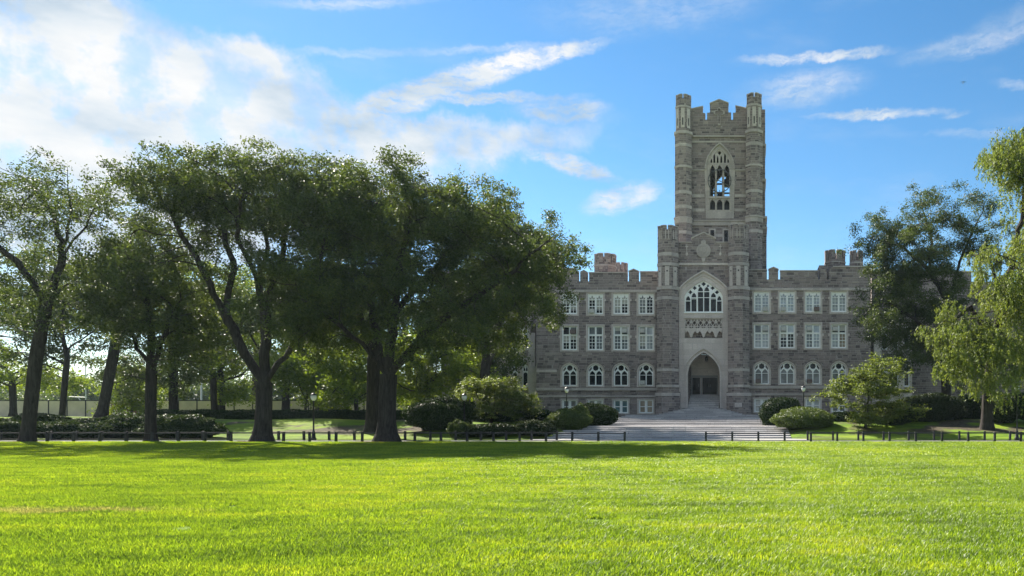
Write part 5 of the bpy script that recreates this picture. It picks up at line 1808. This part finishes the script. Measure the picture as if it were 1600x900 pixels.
# ------------------------------------------------------------------ hoarding, banner, poles
D = 100.0
HO = empty('panel_hoarding', (X(150, D), D, 1.5), 'beige panel hoarding with dark posts behind the trees to the west', 'hoarding')
zb0 = 1.45
for k in range(26):
    p = -40 + 29 * k
    a, b = X(p, D), X(p + 29, D)
    MB().box(a + 0.06, b - 0.06, D, D + 0.05, zb0, 3.55).build('panel', M['beige'], HO)
    MB().box(a - 0.055, a + 0.055, D - 0.06, D + 0.06, zb0 - 0.3, 3.72).build('post', M['post'], HO)
    MB().box(a + 0.06, b - 0.06, D - 0.03, D + 0.08, 3.56, 3.66).build('top_rail', M['post'], HO)
BN = empty('printed_banner', (X(192, 99.6), 99.6, 1.6), 'maroon banner with large white letters on the beige hoarding', 'banner')
za, zb_ = Z(648, 99.6), Z(629.5, 99.6)
MB().box(X(170.5, 99.6), X(213.5, 99.6), 99.60, 99.64, za, zb_).build('banner_sheet', M['red_banner'], BN)


def stroke(pts, w=0.16):
    mb = MB()
    for (a, b), (c_, e) in zip(pts[:-1], pts[1:]):
        p, q = Vector((X(a, 99.6), 0, Z(b, 99.6))), Vector((X(c_, 99.6), 0, Z(e, 99.6)))
        dn = (q - p).normalized()
        nn = Vector((-dn.z, 0, dn.x)) * w / 2
        mb.plate([(v.x, v.z) for v in (p - nn, q - nn, q + nn, p + nn)], [], 99.585, 99.599)
    return mb


for L in ([(172.2, 646.5), (173.0, 631.5)], [(176.6, 646.8), (178.2, 631)], [(180.2, 631), (180.6, 646.8), (178.4, 646.8)][:2],
          [(178.6, 646.6), (179.4, 631.6), (182.2, 641), (186.0, 631.8), (184.6, 646.6)], [(187.6, 646.6), (188.6, 632), (192.4, 632.6), (192.0, 639), (188.4, 640)],
          [(190.6, 646.6), (194.8, 632.4), (198.4, 646.6)], [(199.6, 632.4), (203.0, 646.4), (206.2, 632.4)], [(212.2, 632.4), (207.8, 632.6), (207.2, 646.4), (212.0, 646.4)]):
    stroke(L).build('letter', M['white_print'], BN)
gp = empty('goal_post', (X(134, 130), 130, 1.5), 'white goal post with crossbar beyond the hoarding', 'goal post')
x_ = X(134, 130)
MB().tube((x_, 130, 1.3), (x_, 130, Z(568, 130)), 0.08, k=8).build('upright', M['pole'], gp)
MB().tube((X(108, 130), 130, Z(620, 130)), (x_ + 0.1, 130, Z(621, 130)), 0.07, k=8).build('crossbar', M['pole'], gp)
MB().tube((X(127, 130), 130, Z(628, 130)), (X(122, 130), 130, Z(620.5, 130)), 0.07, k=8).build('brace', M['pole'], gp)
for px, top, d, lab in ((314.5, 566, 112, 'tall pale pole behind the tree with the slim straight trunk'), (377, 604, 108, 'thin grey pole west of the vase shaped elm')):
    x_ = X(px, d)
    po = empty('light_pole', (x_, d, 1.5), lab, 'pole', 'poles beyond the hedge')
    MB().lathe([(0.20, -0.2), (0.20, 0.1), (0.13, 0.2), (0.09, Z(top, d) - 1.5)], (x_, d, 1.5), 10).build('mast', M['pole'], po, True)
    MB().box(x_ - 0.4, x_ + 0.4, d - 0.12, d + 0.12, Z(top, d), Z(top, d) + 0.15).build('lamp_head', M['pole'], po)

# ------------------------------------------------------------------ airliner
d = 2600.0
c = Vector((X(1505, d), d, Z(128.5, d)))
PL = empty('airliner', c, 'tiny airliner high in the blue sky to the east', 'airplane')
q = d / F
MB().tube(c + Vector((0.2 * q, 0, 1.2 * q)), c + Vector((-0.2 * q, 0, -1.8 * q)), 0.55 * q, 0.35 * q, 8).build('fuselage', M['plane'], PL)
MB().prism([(c.x - 4.4 * q, c.y), (c.x + 5.0 * q, c.y), (c.x + 1.2 * q, c.y - 1.6 * q), (c.x - 0.6 * q, c.y - 1.6 * q)], c.z + 0.0 * q, c.z + 0.45 * q).build('wing', M['plane'], PL)
MB().prism([(c.x - 1.6 * q, c.y + 2 * q), (c.x + 1.4 * q, c.y + 2 * q), (c.x + .3 * q, c.y + 1.2 * q), (c.x - .5 * q, c.y + 1.2 * q)], c.z - 1.8 * q, c.z - 1.5 * q).build('tail', M['plane'], PL)

# ------------------------------------------------------------------ lawn grass: scattered blade patches
def blade_material():
    m = bpy.data.materials.new('grass_blades')
    m.use_nodes = True
    g = NT(m.node_tree)
    g.n.clear()
    out = g.node('ShaderNodeOutputMaterial')
    p = g.node('ShaderNodeNewGeometry').outputs['Position']
    c, flat = grass_tint(g, p)
    a = g.node('ShaderNodeAttribute', attribute_name='tint').outputs['Fac']
    c = g.mix(1.0, c, g.ramp(a, [(0.0, (0.72, 0.78, 0.8)), (0.6, (1.0, 1.0, 1.0)), (0.93, (1.25, 1.15, 1.2)), (1.0, (1.9, 1.55, 2.6))]), 'MULTIPLY')
    b = g.node('ShaderNodeBsdfPrincipled')
    g.l.new(c, b.inputs['Base Color'])
    b.inputs['Roughness'].default_value = 0.42
    b.inputs['Specular IOR Level'].default_value = 0.35
    tr = g.node('ShaderNodeBsdfTranslucent')
    g.l.new(g.mix(1.0, c, (1.5, 1.35, 0.55), 'MULTIPLY'), tr.inputs[0])
    mx = g.node('ShaderNodeMixShader')
    mx.inputs[0].default_value = 0.54
    g.l.new(b.outputs[0], mx.inputs[1])
    g.l.new(tr.outputs[0], mx.inputs[2])
    g.l.new(mx.outputs[0], out.inputs[0])
    return m


M['blade'] = blade_material()


def blade_patch(n, h, w, seed, size=1.1):
    rng = np.random.default_rng(seed)
    b = rng.uniform(-size / 2, size / 2, (n, 2))
    an = rng.uniform(0, 2 * math.pi, n)
    hh = h * rng.uniform(0.45, 1.25, n)
    ln = hh * rng.uniform(0.25, 1.0, n)
    dx, dy = np.cos(an), np.sin(an)
    px_, py_ = -dy * w / 2, dx * w / 2
    z0 = np.zeros(n)
    v = np.stack([
        np.stack([b[:, 0] + px_, b[:, 1] + py_, z0], 1), np.stack([b[:, 0] - px_, b[:, 1] - py_, z0], 1),
        np.stack([b[:, 0] - px_ * .8 + dx * ln * .35, b[:, 1] - py_ * .8 + dy * ln * .35, hh * .62], 1),
        np.stack([b[:, 0] + px_ * .8 + dx * ln * .35, b[:, 1] + py_ * .8 + dy * ln * .35, hh * .62], 1),
        np.stack([b[:, 0] + dx * ln, b[:, 1] + dy * ln, hh], 1)], 1).reshape(-1, 3)
    o = np.arange(n)[:, None] * 5
    f = np.concatenate([o + np.array([[0, 1, 2]]), o + np.array([[0, 2, 3]]), o + np.array([[3, 2, 4]])], 0)
    t = rng.uniform(0, 1, n)
    return fast_mesh('grass_patch', v, f, M['blade'], False, np.concatenate([t, t, t]))


def scatter(name, label, pts, meshes, seed):
    src = bpy.data.collections.new(name + '_sources')
    for me in meshes:
        src.objects.link(bpy.data.objects.new('grass_patch', me))
    me = bpy.data.meshes.new(name)
    me.from_pydata([tuple(p) for p in pts], [], [])
    o = add(name, me)
    tag(o, label, None, kind='stuff')
    ng = bpy.data.node_groups.new(name, 'GeometryNodeTree')
    ng.interface.new_socket('Geometry', in_out='INPUT', socket_type='NodeSocketGeometry')
    ng.interface.new_socket('Geometry', in_out='OUTPUT', socket_type='NodeSocketGeometry')
    N, L = ng.nodes, ng.links
    gi, go = N.new('NodeGroupInput'), N.new('NodeGroupOutput')
    ip = N.new('GeometryNodeInstanceOnPoints')
    ci = N.new('GeometryNodeCollectionInfo')
    ci.inputs['Collection'].default_value = src
    ci.inputs['Separate Children'].default_value = True
    ci.inputs['Reset Children'].default_value = True
    rv = N.new('FunctionNodeRandomValue')
    rv.data_type = 'FLOAT_VECTOR'
    rv.inputs['Min'].default_value = (0, 0, 0)
    rv.inputs['Max'].default_value = (0, 0, 6.28318)
    rv.inputs['Seed'].default_value = seed
    sv = N.new('FunctionNodeRandomValue')
    sv.data_type = 'FLOAT'
    sv.inputs[2].default_value = 0.85
    sv.inputs[3].default_value = 1.25
    L.new(gi.outputs[0], ip.inputs['Points'])
    L.new(ci.outputs[0], ip.inputs['Instance'])
    ip.inputs['Pick Instance'].default_value = True
    L.new(rv.outputs[0], ip.inputs['Rotation'])
    L.new(sv.outputs[1], ip.inputs['Scale'])
    L.new(ip.outputs[0], go.inputs[0])
    md = o.modifiers.new('scatter', 'NODES')
    md.node_group = ng
    return o


def patch_points(y0, y1, cell, seed):
    rng = np.random.default_rng(seed)
    out = []
    for y in np.arange(y0 + cell / 2, y1, cell):
        for x in np.arange(-1.02 * y - 3, 0.38 * y + 3, cell):
            out.append((x + rng.uniform(-.12, .12), min(y + rng.uniform(-.12, .12), y1), 0.0))
    return out


scatter('lawn_grass', 'short sunlit green grass of the lawn nearest the viewer', patch_points(5.0, 17.0, 0.95, 1), [blade_patch(3600, 0.060, 0.0085, 100 + k) for k in range(4)], 3)
scatter('lawn_grass', 'short green grass in the middle of the lawn', patch_points(17.0, 30.0, 0.95, 2), [blade_patch(1900, 0.060, 0.013, 110 + k) for k in range(3)], 4)
scatter('lawn_grass', 'short green grass of the lawn up to the rail fence', patch_points(30.0, 47.4, 0.95, 3), [blade_patch(900, 0.062, 0.022, 120 + k) for k in range(3)], 5)

# ------------------------------------------------------------------ air
HAZE = 0.00011
hz = MB().box(-2700, 2700, -400, 3100, -1.5, 46.0)
me = bpy.data.meshes.new('haze')
me.from_pydata(hz.v, [], hz.f)
hm = bpy.data.materials.new('summer_haze')
hm.use_nodes = True
hm.node_tree.nodes.clear()
ho_ = hm.node_tree.nodes.new('ShaderNodeOutputMaterial')
pv = hm.node_tree.nodes.new('ShaderNodeVolumePrincipled')
pv.inputs['Color'].default_value = (0.66, 0.83, 1.0, 1)
pv.inputs['Density'].default_value = HAZE
pv.inputs['Anisotropy'].default_value = 0.35
hm.node_tree.links.new(pv.outputs[0], ho_.inputs['Volume'])
me.materials.append(hm)
tag(add('haze', me), kind='stuff')
